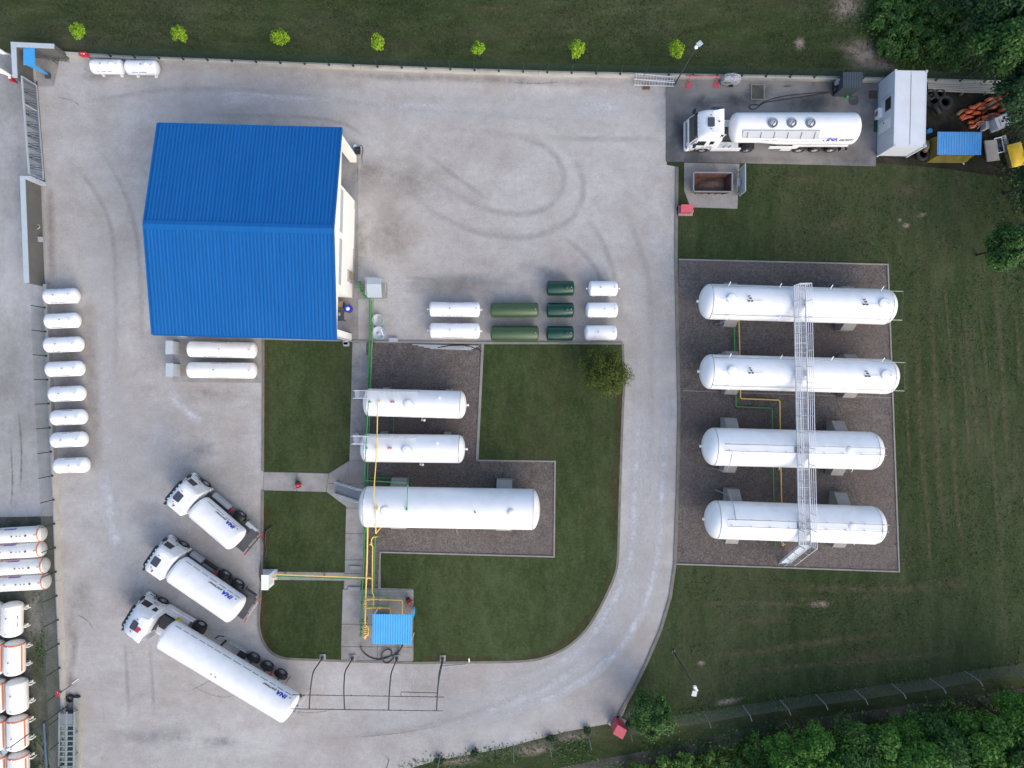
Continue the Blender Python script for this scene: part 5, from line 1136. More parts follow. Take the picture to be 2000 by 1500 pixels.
for x in (3.15, 3.6): obj('hand_rail', MB().bar((x, -1.1, .9), (x, -1.1, 1.5), .06, .06), 'print', t)
lorry('short two axle white tanker, the topmost of three parked at an angle', (-27.57, -8.36, 0), R(-40.5), (1.4, 5.37), (2.30, 6.98, 1.05, 1.15, 3.25), False, False, 7.75, 1, 2, boxes=((2.55, 4.35, 1.06, .55, 1.05, 'palegrey', 'side_box'), (6.2, 7.3, 1.06, .6, 1.0, 'palegrey', 'side_box'), (4.5, 4.62, 1.0, .75, 1.1, 'red', 'extinguisher_box')))
lorry('three axle white tanker parked between the other two angled tankers', (-29.43, -13.65, 0), R(-34.5), (1.4, 5.73, 7.05), (2.25, 8.72, 1.20, 1.1, 3.42), False, False, 9.3, 1, 3, boxes=((2.45, 3.6, 1.06, .55, 1.05, 'palegrey', 'side_box'), (3.75, 5.0, .95, .6, .95, 'greysheet', 'side_box'), (3.7, 5.0, 1.2, .85, .95, 'black', 'hose_tube'), (5.02, 5.16, .95, .95, 1.1, 'red', 'extinguisher_box'), (7.8, 8.9, 1.06, .6, 1.0, 'frame', 'side_box')))
t, cab, vsl, on = lorry('long white articulated gas tanker parked lowest of the angled row beside the sprinkler', (-31.22, -18.50, 0), R(-31.0), (1.45, 5.25, 10.47, 11.81, 13.15), (3.35, 15.65, 1.25, 1.12, 3.55), True, True, 15.85, 1, 4, boxes=((12.4, 12.55, .95, 1.0, 1.15, 'red', 'extinguisher_box'), (9.2, 9.9, .85, .5, 1.1, 'black', 'side_box')))
obj('hazard_plate', MB().box((1.80, -.12, 3.77), (.30, .42, .02)), 'red', cab); obj('crate', MB().box((3.55, .72, 1.1), (.42, .35, .25)), 'yellow', t)
obj('emblem', MB().tube([(1.45 + .22 * math.cos(a), 1.262, 1.62 + .12 * math.sin(a)) for a in [i * math.pi / 7 for i in range(14)]], .014, 5, True), 'print', cab)
for x, dg in ((8.6, -12), (9.0, -13)): obj('vent', MB().cyl(on(x, dg, -.02), on(x, dg, .06), .05, 8), 'print', vsl)
obj('hitch_bar', MB().tube([(6.9, .9, .9), (7.1, 1.3, .9), (7.5, 1.5, 1.0)], .05, 6), 'black', t)
obj('tail_bar', MB().bar((15.9, -1.25, 1.1), (15.9, 1.75, 1.1), .07, .07), 'palegrey', t)
# ------------------------------------------------------------------ around the wash pad and the skip
c = at(1383, 365); t = thing('skip', 'rusty open skip half full of brown soil on the pale concrete pad', 'skip', (c.x, c.y, 0), R(-.5))
sk = MB(); tw, tl, bw, bl_, hh = 3.2, 1.58, 2.3, 1.2, 1.35
def quad4(w, l, z): return [(-w / 2, -l / 2, z), (w / 2, -l / 2, z), (w / 2, l / 2, z), (-w / 2, l / 2, z)]
o4 = quad4(bw, bl_, .08) + quad4(tw, tl, hh); i4 = quad4(bw - .1, bl_ - .1, .16) + quad4(tw - .1, tl - .1, hh)
for q, inner in ((o4, 0), (i4, 1)): sk.add(q, [(0, 1, 2, 3)] + [(k, (k + 1) % 4, (k + 1) % 4 + 4, k + 4) for k in range(4)])
obj('skip_body', sk, 'rust', t)
rim = MB()
P4 = [Vector(p) for p in quad4(tw, tl, hh)]
for k in range(4): rim.bar(P4[k], P4[(k + 1) % 4], .10, .10)
obj('rim', rim, 'greysheet', t)
sm = MB(); n = 12; rr = random.Random(3); vs = []
for j in range(n + 1):
    for i in range(n + 1):
        u, v = i / n * 2 - 1, j / n * 2 - 1; vs.append((u * 1.22, v * .62, .38 + .34 * max(0, 1 - (u - .1) ** 2 - v * v) + rr.uniform(-.04, .04)))
sm.add(vs, [(j * (n + 1) + i, j * (n + 1) + i + 1, (j + 1) * (n + 1) + i + 1, (j + 1) * (n + 1) + i) for j in range(n) for i in range(n)], True)
obj('soil', sm, 'soil', t)
for i in range(5): obj('rib', MB().bar((-1.1 + i * .55, -tl / 2 * .78 - .03, .1), (-1.45 + i * .72, -tl / 2 - .03, hh), .06, .06), 'frame', t)
t = thing('tall_sign', 'thin blue grey upright board seen from its edge beside the skip', 'board', at(1443, 358), 0)
obj('board', MB().box((.0, 0, .95), (.05, 2.3, 1.5)), 'coping', t)
for y in (-.9, .9): obj('post', MB().box((-.06, y, .8), (.06, .06, 1.6)), 'palegrey', t)
obj('side_box', MB().box((-.25, -.1, .5), (.3, .6, .5)), 'palegrey', t)
def redbox(label, loc, rz, sx, sy, h, figure=False, base=True):
    t = thing('hydrant_cabinet', label, 'hydrant cabinet', loc, rz)
    obj('cabinet_body', MB().box((0, 0, h / 2 + .1), (sx, sy, h)), 'pink', t); obj('lid', MB().add([(-sx / 2 - .03, -sy / 2 - .03, h + .10), (sx / 2 + .03, -sy / 2 - .03, h + .10), (sx / 2 + .03, sy / 2 + .03, h + .2), (-sx / 2 - .03, sy / 2 + .03, h + .2), (-sx / 2 - .03, -sy / 2 - .03, h + .06), (sx / 2 + .03, -sy / 2 - .03, h + .06), (sx / 2 + .03, sy / 2 + .03, h + .06), (-sx / 2 - .03, sy / 2 + .03, h + .06)], [(0, 1, 2, 3), (0, 4, 5, 1), (1, 5, 6, 2), (2, 6, 7, 3), (3, 7, 4, 0)]), 'pink', t)
    if base: obj('base_block', MB().box((0, 0, .05), (sx + .4, sy + .3, .1)), 'concrete', t)
    if figure: obj('emblem', MB().box((-.08, 0, 0), (.05, .22, .012)).box((.08, 0, 0), (.05, .22, .012)).box((0, .02, 0), (.16, .05, .012)), 'white', t, None, (0, sy / 2 + .01, h * .65)).rotation_euler = (R(90), 0, 0)
    return t
t = redbox('faded red hydrant cabinet at the road edge below the skip', at(1337, 412), 0, .95, .55, .75)
obj('hose_reel', MB().tube([(.62 + .1 * math.cos(a), -.05 + .1 * math.sin(a), .12) for a in [i * math.pi / 6 for i in range(12)]], .03, 6, True), 'palegrey', t)
redbox('faded red hydrant cabinet with a white emblem beside the dark bush near the wire fence', at(1205, 1410), R(150), .85, .75, 1.55, True)
t = thing('fire_sign', 'small bright red sign with a white figure on the left wall near the steel rack', 'sign', at(139, 1338))
obj('post', MB().box((0, 0, .9), (.05, .05, 1.8)), 'frame', t)
obj('sign_plate', MB().box((-.08, 0, 1.62), (.50, .46, .04), m=Matrix.Rotation(R(-25), 3, 'Y')), 'red', t)
obj('pictogram', MB().box((-.04, .10, 1.665), (.06, .10, .01)).box((-.04, -.02, 1.665), (.16, .05, .01), .4).box((-.0, -.10, 1.665), (.05, .18, .01), .5), 'white', t)
t = thing('hose_box', 'small red round ended box hung on the wire fence left of the two white tanks', 'hose box', at(181, 120)); 
obj('box_body', MB().loft([rrect(-.36, .36, .16, z, .15, .15) for z in (1.0, 1.35)]), 'red', t); obj('bracket', MB().box((.1, .05, .55), (.06, .06, 1.1)), 'frame', t); obj('pictogram', MB().box((.1, 0, 1.356), (.12, .08, .01)).box((-.1, 0, 1.356), (.12, .03, .01)), 'white', t)
# ladders by the top wall
def ladder(label, a, b, za, zb, w, n):
    A, B = at(*a, za), at(*b, zb); d_ = B - A; t = thing('ladder', label, 'ladder', (A.x, A.y, 0), math.atan2(d_.y, d_.x)); L = math.hypot(d_.x, d_.y)
    for s in (-1, 1): obj('ladder_rail', MB().bar((0, s * w / 2, za), (L, s * w / 2, zb), .05, .08), 'rail', t)
    for i in range(n): f = (i + .5) / n; obj('rung', MB().bar((L * f, -w / 2, za + (zb - za) * f), (L * f, w / 2, za + (zb - za) * f), .035, .035), 'rail', t)
    return t
ladder('aluminium ladder resting on top of the low wall beside the lamp pole', (1240, 149), (1318, 156), .60, .52, .48, 14)
ladder('aluminium ladder lying on edge blocks in front of the low wall by the lamp pole', (1238, 160.5), (1316, 163), .30, .2, .48, 14)
# lamp poles
def lamp(label, base, top, zt, head_dir):
    b0 = at(*base); e = at(*top, zt) - b0
    t = thing('lamp_pole', label, 'lamp pole', b0)
    obj('pole', MB().tube([(0, 0, 0), (e.x * .5, e.y * .5, zt * .5), (e.x, e.y, zt)], [.06, .045, .035], 10), 'slate', t)
    obj('base_plate', MB().box((0, 0, .06), (.24, .24, .08)), 'darkkerb', t)
    obj('floodlight', MB().lathe([(0, .13), (.12, .15), (.2, .08)], 12, (e.x, e.y, zt), 'Z'), 'white', t)
    h = Vector(head_dir); obj('lamp_head', MB().box((e.x + h.x, e.y + h.y, zt + .15), (.48, .36, .06), math.atan2(h.y, h.x), Matrix.Rotation(math.atan2(h.y, h.x), 3, 'Z') @ Matrix.Rotation(R(18), 3, 'Y')), 'coping', t)
    obj('lamp_arm', MB().bar((e.x, e.y, zt), (e.x + h.x * .8, e.y + h.y * .8, zt + .1), .05, .05), 'palegrey', t)
    return t
lamp('tall dark lamp pole with a square panel at the top wall beside the ladders', (1318, 165), (1359, 93), 6.5, (.25, .22))
t = lamp('tall dark lamp pole with white lamps on the lawn below the right stone bed', (1315, 1272), (1356.5, 1341), 6.4, (-.05, -.45))
obj('floodlight', MB().box(tuple(at(1359, 1348, 6.4) - t.location), (.3, .2, .14), .5), 'white', t)
lamp('thin dark lamp pole leaning over the crosswise tanks at the lower left corner', (131, 1379), (17, 1462), 6.8, (-.2, -.15))
t = thing('red_barrier', 'low red pipe barrier on the wall with two red painted feet on the wash pad', 'barrier', at(1345, 156))
u = at(1405, 157) - at(1345, 156)
obj('barrier_rail', MB().tube([(-.3, .12, .5), (.6, .1, .52), (1.3, .12, .42), (2.0, .1, .55), (2.6, .1, .45), (3.2, .05, .3)], .045, 8), 'pink', t)
for x in (0, 2.3): obj('foot_plate', MB().box((x, -.50, .05), (.48, .46, .04)), 'pink', t); obj('upright', MB().bar((x, -.3, .05), (x, .1, .5), .05, .05), 'pink', t)
obj('backing_plate', MB().box((-.05, .17, .35), (.6, .03, .4)).box((1.0, .17, .35), (.9, .03, .2)), 'pink', t)
c = at(1424, 159); t = thing('covered_machine', 'small machine wrapped in crumpled grey tarpaulin against the top wall', 'machine', c)
rr = random.Random(5); rings = []
for z, k in ((.1, 1.), (.3, 1.05), (.6, .98), (.85, .8), (1.0, .5), (1.03, .05)):
    rings.append([Vector(((.80 * k) * math.copysign(abs(math.cos(a)) ** .7, math.cos(a)), .40 * k * math.copysign(abs(math.sin(a)) ** .7, math.sin(a)), z + rr.uniform(-.03, .03))) * rr.uniform(.94, 1.06) for a in [i * 2 * math.pi / 22 for i in range(22)]])
obj('tarpaulin', MB().loft(rings, smooth=False), 'tarp', t)
obj('machine_wheel', MB().cyl((.1, -.5, .2), (.1, -.42, .2), .2, 14), 'tyre', t); obj('opening', MB().box((-.3, -.40, .62), (.5, .06, .2)), 'timber', t)
t = thing('washer_shed', 'dark slate cabinet with a ribbed lid against the top wall right of the parked tanker', 'shed', at(1643, 176))
obj('shed_body', MB().box((0, .0, .95), (1.5, 1.15, 1.9)), 'slate', t)
roof = corr(1.62, .20, .03, -.66, 1.95, .62, 2.0); obj('roof_sheet', roof, 'slate', t)
obj('hose_reel', MB().cyl((-.95, -.1, .6), (-.76, -.1, .6), .28, 14), 'black', t); obj('fittings', MB().box((-.85, .2, 1.0), (.16, .4, .5)).cyl((-.9, .3, 1.3), (-.76, .3, 1.3), .1, 8), 'palegrey', t)
hose('long black pressure hose snaking across the wash pad from the slate cabinet', [(1626, 181, .3), (1600, 181, .06), (1560, 184, .06), (1520, 190, .06), (1490, 200, .06), (1482, 208, .06), (1470, 214, .06), (1463, 208, .06), (1470, 204, .06), (1484, 205, .06), (1500, 199, .06), (1560, 190, .06), (1616, 182, .08)], .032)
t = thing('watering_can', 'small green can with a white spout on the pad below the slate cabinet', 'can', at(1652, 190))
obj('can_body', MB().lathe([(0, .13), (.28, .12), (.34, .06)], 12, axis='Z'), 'pipe_green', t); obj('spout', MB().cyl((.05, .1, .2), (.18, .28, .4), .035, 8), 'white', t)
t = thing('soakaway_basin', 'low brown basin set in the wash pad under the top wall', 'basin', at(1478, 180))
obj('basin_wall', MB().strip([(-.5, -.65), (.6, -.65), (.6, .6), (-.5, .6)], .1, 0, .12, True), 'pad', t); obj('basin_floor', MB().box((.05, -.02, .06), (1.0, 1.1, .1)), 'track', t)
t = thing('manhole_cover', 'round dark manhole cover on the wash pad left of the white container', 'manhole cover', at(1667, 197)); obj('cover_plate', MB().lathe([(.03, .42), (.05, .42), (.055, .36), (.045, .34), (.045, .001)], 24, axis='Z'), 'frame', t)
t = thing('drain_grate', 'square brown drain grate on the wash pad left of the white container', 'grate', at(1704.5, 185)); obj('grate_frame', MB().strip([(-.3, -.3), (.3, -.3), (.3, .3), (-.3, .3)], .05, .03, .06, True), 'rust', t)
for i in range(8): obj('grate_bar', lambda: MB().box((0, 0, .05), (.03, .56, .02)), 'rust', t, 'gbar', (-.25 + i * .07, 0, 0))
t = thing('drain_grate', 'small square brown drain pit in the gravel in front of the two ladders', 'grate', at(1262, 171)); obj('grate_frame', MB().strip([(-.3, -.2), (.3, -.2), (.3, .25), (-.3, .25)], .06, .02, .09, True), 'timber', t); obj('grate_plate', MB().box((0, 0, .03), (.55, .4, .02)), 'soil', t)

# white container office
c = at(1761.5, 229, 0); c = Vector((32.3, 22.35, 0))
t = thing('container_office', 'white container office with a roof seam at the end of the wash pad', 'container', c, R(-1.2))
bw, bl2, bh = 2.5, 6.06, 2.6
obj('container_body', MB().box((0, 0, bh / 2 + .06), (bw, bl2, bh - .12)), 'container', t)
for x in (-bw / 2, bw / 2): obj('roof_rail', MB().box((x, 0, bh - .04), (.08, bl2 + .02, .12)), 'container', t); obj('floor_rail', MB().box((x, 0, .1), (.07, bl2, .16)), 'coping', t)
for y in (-bl2 / 2, bl2 / 2): obj('roof_rail', MB().box((0, y, bh - .04), (bw, .08, .12)), 'container', t)
obj('roof_panel', MB().add([(-1.2, -2.98, bh + .01), (-.02, -2.98, bh + .035), (-.02, 2.98, bh + .035), (-1.2, 2.98, bh + .01)], [(0, 1, 2, 3)]), 'container', t)
obj('roof_panel', MB().add([(.02, -2.98, bh + .035), (1.2, -2.98, bh + .01), (1.2, 2.98, bh + .01), (.02, 2.98, bh + .035)], [(0, 1, 2, 3)]), 'container', t)
obj('roof_seam', MB().bar((0, -2.9, bh + .03), (0, 2.7, bh + .03), .05, .03), 'print', t)
for x in (-bw / 2, bw / 2):
    for y in (-bl2 / 2, bl2 / 2): obj('corner_post', lambda: MB().box((0, 0, bh / 2), (.14, .14, bh + .06)), 'container', t, 'cpost', (x, y, 0)); obj('corner_casting', lambda: MB().box((0, 0, bh + .04), (.18, .18, .1)), 'coping', t, 'ccast', (x, y, 0))
wd = obj('window', MB().box((-bw / 2 - .01, .72, 1.65), (.04, 1.1, .95)), 'coping', t); obj('pane', MB().box((-bw / 2 - .035, .72, 1.65), (.02, .98, .83)), 'glass', wd)
dd = obj('door', MB().box((-bw / 2 - .006, -.9, 1.05), (.02, .95, 2.0)), 'cab', t); obj('handle', MB().box((-bw / 2 - .04, -.6, 1.0), (.05, .12, .04)), 'black', dd)
for y in (-1.42, 1.5): obj('wall_seam', MB().box((-bw / 2 - .005, y, 1.2), (.012, .02, 2.1)), 'print', t)
t = thing('air_conditioner', 'white air conditioner unit on the left side of the container office', 'air conditioner', at(1711, 226)); obj('unit', MB().box((0, 0, .4), (.35, .8, .6)), 'white', t); obj('fan_grille', MB().cyl((-.18, 0, .4), (-.2, 0, .4), .22, 16), 'greysheet', t)
t = thing('door_mat', 'dark green mat on the pad at the container office door', 'mat', at(1709.5, 247)); obj('mat_top', MB().box((0, 0, .05), (.32, .95, .03)), 'dkgreen', t)

# junk corner right of the container
def tyre_thing(label, loc, r=.52, tilt=0., w=.28, group='old tyres behind the container'):
    t = thing('old_tyre', label, 'tyre', loc, random.uniform(0, 3), group)
    o = obj('tyre_ring', lambda: MB().lathe([(-w / 2, r * .55), (-w / 2, r * .88), (-w / 2 + .05, r), (w / 2 - .05, r), (w / 2, r * .88), (w / 2, r * .55), (0, r * .62), (-w / 2, r * .55)], 26, axis='Z'), 'tyre', t, ('otyre', r), (0, 0, w / 2 + abs(math.sin(R(tilt))) * r)); o.rotation_euler = (R(tilt), 0, 0)
    return t
tyre_thing('large old tyre lying flat at the lower right corner of the white container', at(1800, 302, .2), .56)
tyre_thing('old tyre lying flat under the end of the pale sheets, next to the container', at(1815, 186, .2), .48)
tyre_thing('old tyre half under the pale sheets, right of another tyre', at(1833, 185, .2), .48)
tyre_thing('large dark old tyre lying on bare earth right of the container roof edge', at(1843, 201, .2), .62)
tyre_thing('worn old tyre lying partly hidden close by the container wall', at(1820, 197, .1), .62)
tyre_thing('old tyre tipped up on edge in the middle of the bare earth', at(1821, 219, .1), .5, 62)
t = thing('sheet_stack', 'stack of long pale profiled sheets lying along the wall behind the container', 'sheet stack', at(1806, 168))
for i in range(7): obj('profile_sheet', MB().bar((0, .42 - i * .16, .42 + (i % 3) * .02), (5.75 - (i % 2) * .1 - (.5 if i == 0 else 0), .15 - i * .15, .40 + (i % 2) * .05), .115, .06), 'sheet', t)
for x in (.6, 3.0, 5.0): obj('bearer', MB().box((x, -.2, .19), (.12, 1.2, .36)), 'timber', t)
c = at(1930, 222); G = 'orange gas bottles heaped in the junk corner'
rr = random.Random(11); k = 0
def bottle_mesh(): return MB().lathe([(-.29, .10), (-.26, .145), (.16, .15), (.23, .12), (.27, .05), (.29, .05), (.29, .08), (.36, .08), (.36, .001)], 14, axis='X')
rows = [(1872, 221, 9), (1876, 227, 8), (1880, 233, 7), (1896, 240, 6), (1898, 247, 5)]
for ri, (x0, y0, n) in enumerate(rows):
    for j in range(n):
        p = at(x0 + j * 10.6 + rr.uniform(-1.5, 1.5), y0 - j * 4.2 + rr.uniform(-1.5, 1.5)); p.z = 0
        w_ = 'at the left end' if j == 0 else 'at the right end' if j == n - 1 else ['', 'second from the left', 'third from the left', 'fourth from the left', 'fifth from the left', 'sixth from the left', 'seventh from the left', 'eighth from the left'][j]
        t = thing('gas_bottle', ('rusty brown' if (ri + j) % 6 == 0 else 'orange red') + ' gas bottle ' + w_ + ' of the ' + ['top row', 'second row', 'middle row', 'fourth row', 'lowest row'][ri] + ' of the heap', 'gas bottle', p, R(20 + rr.uniform(-25, 25)), G)
        t.location.z = 0
        obj('bottle_body', bottle_mesh, 'timber' if (ri + j) % 6 == 0 else 'orange', t, ('bottle', (ri + j) % 6 == 0), (0, 0, .16 + (.25 if rr.random() < .35 else 0)))
def ibc(label, loc, rz, labelled):
    t = thing('caged_tank', label, 'caged tank', loc, rz, 'caged plastic tanks in the junk corner')
    if labelled:
        obj('bottle', MB().loft([rrect(-.56, .56, .46, z, .1, .1) for z in (.2, 1.05)]), 'plastic', t); obj('cap', MB().cyl((0, 0, 1.05), (0, 0, 1.1), .1, 14), 'red', t); obj('label', MB().box((-.25, 0, 1.055), (.06, .6, .01)).box((.25, -.02, 1.055), (.06, .5, .01)), 'print', t)
    else: obj('bottle', MB().loft([rrect(-.56, .56, .46, z, .1, .1) for z in (.2, .5)]), 'slate', t)
    cg = MB()
    for z in (.2, .45, .7, .95): cg.tube([(-.6, -.5, z), (.6, -.5, z), (.6, .5, z), (-.6, .5, z)], .014, 4, True)
    for i in range(7):
        for s in (-1, 1): cg.bar((-.6 + i * .2, s * .5, .15), (-.6 + i * .2, s * .5, 1.08), .022, .022)
    for i in range(6):
        for s in (-1, 1): cg.bar((s * .6, -.5 + i * .2, .15), (s * .6, -.5 + i * .2, 1.08), .022, .022)
    cg.tube([(-.6, -.5, 1.08), (.6, -.5, 1.08), (.6, .5, 1.08), (-.6, .5, 1.08)], .02, 4, True)
    obj('cage', cg, 'galv', t); obj('pallet', MB().box((0, 0, .08), (1.2, 1.0, .14)), 'frame', t)
ibc('white caged tank with a red cap next to the orange bottles', at(1941, 246, .3), R(22), True)
ibc('empty caged tank with a dark inside in the far right of the junk corner', at(1966, 233, .3), R(22), False)
c = at(1874, 279); t = thing('junk_shed', 'low shed with a worn blue corrugated roof over dirty yellow sheeting in the junk corner', 'shed', (at(1874, 280, 1.8).x, at(1874, 280, 1.8).y, 0), R(-.5))
obj('roof_sheet', corr(3.62, .21, .035, -.93, 1.76, .93, 1.82), 'shed_blue', t)
for i in range(3): obj('roof_batten', MB().bar((-1.8, -.8 + i * .8, 1.72), (1.8, -.8 + i * .8, 1.72), .06, .06), 'timber', t)
rings = []
for z, dx, dy in ((.05, .30, .12), (.5, .22, .02), (1.0, .05, -.10), (1.6, -.15, -.2)):
    rings.append([Vector(((-1.35 - dx) if i in (0, 3) else 1.6, (-.92 - dy) if i in (0, 1) else .85, z)) for i in range(4)])
obj('sheeting', MB().loft(rings, False, False), 'old_yellow', t)
obj('sack', MB().loft([[Vector((-1.92 + .22 * math.cos(a) * k, .25 + .5 * math.sin(a) * k, z)) for a in [i * math.pi / 7 for i in range(14)]] for z, k in ((0, 1), (.4, 1.1), (.7, .7), (.8, .1))]), 'timber', t)
simple('concrete_slab', 'grey concrete slab lying right of the blue roofed shed', 'panel', MB().box((0, 0, .35), (1.15, 1.75, .12), m=Matrix.Rotation(R(8), 3, 'Y')), 'concrete', at(1931, 297), R(8))
t = thing('white_frame', 'white window frame lying between the concrete panel and the yellow sheet', 'frame', at(1947, 286), R(12))
fm = MB()
for a, b_ in (((-.3, -.62), (.3, -.62)), ((.3, -.62), (.3, .62)), ((.3, .62), (-.3, .62)), ((-.3, .62), (-.3, -.62))): fm.bar((*a, .3), (*b_, .3), .06, .08)
obj('frame_bars', fm, 'white', t); obj('dark_pane', MB().box((0, 0, .24), (.56, 1.2, .02)), 'glass', t)
simple('grey_board', 'dull grey board lying behind the white frame', 'board', MB().box((0, 0, .12), (.75, 1.1, .06)), 'sheet', at(1958, 279), R(20))
t = thing('yellow_cover', 'bright yellow folded cover at the far right edge under the tree', 'cover', at(1975, 307), R(14))
rr = random.Random(2); n = 7; vs = []
for j in range(n + 1):
    for i in range(n + 1): u, v = i / n - .5, j / n - .5; vs.append((u * 1.25, v * 1.95, .78 - 1.3 * max(abs(u), abs(v)) ** 3 + rr.uniform(-.03, .03)))
obj('cover_sheet', MB().add(vs, [(j * (n + 1) + i, j * (n + 1) + i + 1, (j + 1) * (n + 1) + i + 1, (j + 1) * (n + 1) + i) for j in range(n) for i in range(n)], True), 'yellow', t); obj('crate', MB().box((0, 0, .3), (1.0, 1.7, .58)), 'timber', t)
t = thing('blue_drum', 'small light blue drum between the container and the blue roofed shed', 'drum', at(1812, 258)); obj('drum_body', MB().lathe([(0, .20), (.35, .21), (.38, .17), (.38, .001)], 16, axis='Z'), 'blue', t)
t = thing('scrap_frame', 'grey metal frame standing above the blue roofed shed', 'frame', at(1905, 252)); obj('frame_bars', MB().tube([(-.4, 0, .1), (-.3, .3, .9), (.1, .3, .9), (.1, 0, .1)], .04, 6).box((.45, .05, .5), (.3, .6, .7)), 'palegrey', t)
t = thing('cable_loop', 'white loop of cable on the earth below the blue roofed shed', 'cable', at(1884, 315)); obj('loop', MB().tube([(.2 * math.cos(a), .28 * math.sin(a), .04) for a in [i * math.pi / 7 for i in range(11)]], .03, 6), 'white', t)

# grey boxes beside the long tanks
for x, y, w in ((344, 680, 'the upper of two beside the long white tanks'), (344.5, 723, 'the lower of two beside the long white tanks')):
    t = thing('vaporiser_box', 'grey metal cabinet ' + w, 'cabinet', at(x + 3, y + .5), R(-1), 'grey cabinets beside the long white tanks')
    obj('box_body', MB().box((0, 0, .75), (.52, 1.05, 1.35)), 'palegrey', t); obj('lid', MB().box((0, 0, 1.45), (.58, 1.12, .05)), 'coping', t)
    pm = MB()
    for i in range(3): pm.bar((.3, -.4 + i * .4, .3), (.95, -.4 + i * .4, .3), .04, .04)
    obj('pipe_stub', pm, 'timber', t)
    for s in (-1, 1): obj('leg', MB().box((0, s * .45, .05), (.4, .06, .1)), 'frame', t)
# upper left corner
t = thing('gate_shelter', 'small light blue roofed shelter with a blue back panel inside the corner wall', 'shelter', at(80, 138), 0)
P = px([(45.5, 94), (67, 94), (67.5, 127), (45.5, 126.5)], 1.9); cc = t.location
obj('roof_panel', MB().prism([(p.x - cc.x, p.y - cc.y) for p in P][::-1], 1.82, 1.9), 'blue', t)
q0, q1 = P[3] - cc, P[2] - cc
obj('back_panel', MB().add([(q0.x + .25, q0.y - .02, 1.82), (q1.x, q1.y - .02, 1.82), (q1.x, q1.y - .02, .05), (q1.x - .22, q1.y - .02, .05), (q0.x + .25, q0.y + .03, 1.82), (q1.x, q1.y + .03, 1.82), (q1.x, q1.y + .03, .05), (q1.x - .22, q1.y + .03, .05)], [(0, 1, 2, 3), (7, 6, 5, 4), (0, 4, 5, 1), (1, 5, 6, 2), (2, 6, 7, 3), (3, 7, 4, 0)]), 'blue', t)
obj('side_post', MB().box((q1.x - .05, P[1].y - cc.y - .1, .92), (.08, .08, 1.82)), 'dull_blue', t)
obj('foot_box', MB().box((q1.x - .1, q1.y - .1, .12), (.4, .4, .2)), 'frame', t)
t = thing('bike_rack', 'low dark hoop rack standing against the upper grey wall', 'rack', at(122, 121), R(-3))
for i in range(5): obj('hoop', lambda: MB().tube([(0, 0, 0), (0, 0, .55), (.0, .42, .55), (.0, .42, 0)], .022, 6), 'frame', t, 'hoop', (-.6 + i * .3, 0, 0))
obj('rack_bar', MB().bar((-.65, 0, .3), (.65, 0, .3), .04, .04).bar((-.65, .42, .3), (.65, .42, .3), .04, .04), 'frame', t)
t = thing('handrail', 'thin dark sloping handrail between the blue shelter and the hoop rack', 'handrail', at(98, 116)); obj('rail', MB().tube([(-.9, .2, .8), (.5, -.35, .8), (.7, -.42, .1)], .03, 6), 'frame', t); obj('post', MB().bar((-.9, .2, .8), (-.9, .2, 0), .04, .04), 'frame', t)
t = thing('concrete_bar', 'short pale bar lying on the gravel left of the two white tanks', 'bar', at(170, 140), R(-35)); obj('bar', MB().box((0, 0, .05), (.7, .07, .07)), 'palegrey', t)
def flag(label, base, ztop, z0, lean):
    b0 = at(*base); t = thing('flagpole', label, 'flagpole', b0, 0, 'flagpoles outside the gate')
    obj('pole', MB().tube([(0, 0, 0), (0, 0, ztop)], [.05, .03], 8), 'palegrey', t)
    vs = []; n = 12
    for i in range(n + 1):
        z = z0 + (ztop - .1 - z0) * i / n
        for j in range(5): u = j / 4; vs.append((-.42 * u * (1.2 - i / n) + .05 * math.sin(i * .8 + u), -.12 * u + .16 * math.sin(i * .7 + 2.2 * u) * u, z - .10 * u))
    obj('flag_cloth', MB().add(vs, [(i * 5 + j, i * 5 + j + 1, (i + 1) * 5 + j + 1, (i + 1) * 5 + j) for i in range(n) for j in range(4)], True), 'wall', t)
flag('white flag on a pole behind the corner wall, the one nearer the picture top', (48, 127), 6.5, 1.9, 0)
flag('white flag on a pole outside the gate end of the corner wall', (40, 157), 6.5, .9, 0)
t = thing('lifebuoy_box', 'small red and white box at the foot of the gate pillar', 'box', at(34, 162)); obj('box_body', MB().box((0, 0, .6), (.28, .28, .45)), 'red', t); obj('box_top', MB().box((-.05, .1, .84), (.2, .2, .04)), 'white', t); obj('stand', MB().box((0, 0, .2), (.08, .08, .4)), 'frame', t)
t = thing('grate_wall', 'dark vent box standing at the inner foot of the left wall panel', 'box', at(88, 470)); obj('vent_body', MB().box((-.05, 0, .5), (.25, .4, .3)), 'palegrey', t); obj('bracket', MB().tube([(-.1, .8, .8), (.1, .9, .8), (.1, 1.1, .8), (-.1, 1.2, .8)], .03, 6), 'palegrey', t)
# steel rack at the lower left
t = thing('steel_rack', 'long green grey steel lattice rack lying along the left wall at the picture bottom', 'rack', at(142, 1440))
for x in (-.62, 0, .62): obj('long_rail', MB().bar((x, -5.2, .9), (x + .1, 2.6, .9), .10, .12), 'rack', t)
for i in range(18): obj('cross_rail', lambda: MB().box((0, 0, .88), (1.25, .09, .09)), 'rack', t, 'rackx', (.02, 2.3 - i * .43, 0))
for i in range(4): obj('diagonal', lambda: MB().bar((-.55, .3, .86), (.0, -.5, .86), .05, .05), 'rack', t, 'rackd', (.0, .2 - i * 1.5, 0))
for i in range(5):
    for x in (-.58, .62): obj('leg', lambda: MB().box((0, 0, .44), (.08, .08, .86)), 'rack', t, 'rackl', (x, 2.4 - i * 1.8, 0))
obj('lower_deck', MB().box((0, -1.3, .25), (1.2, 7.4, .06)), 'slate', t); obj('ribbed_panel', MB().box((.05, 2.0, .93), (1.1, .9, .05)), 'greysheet', t)
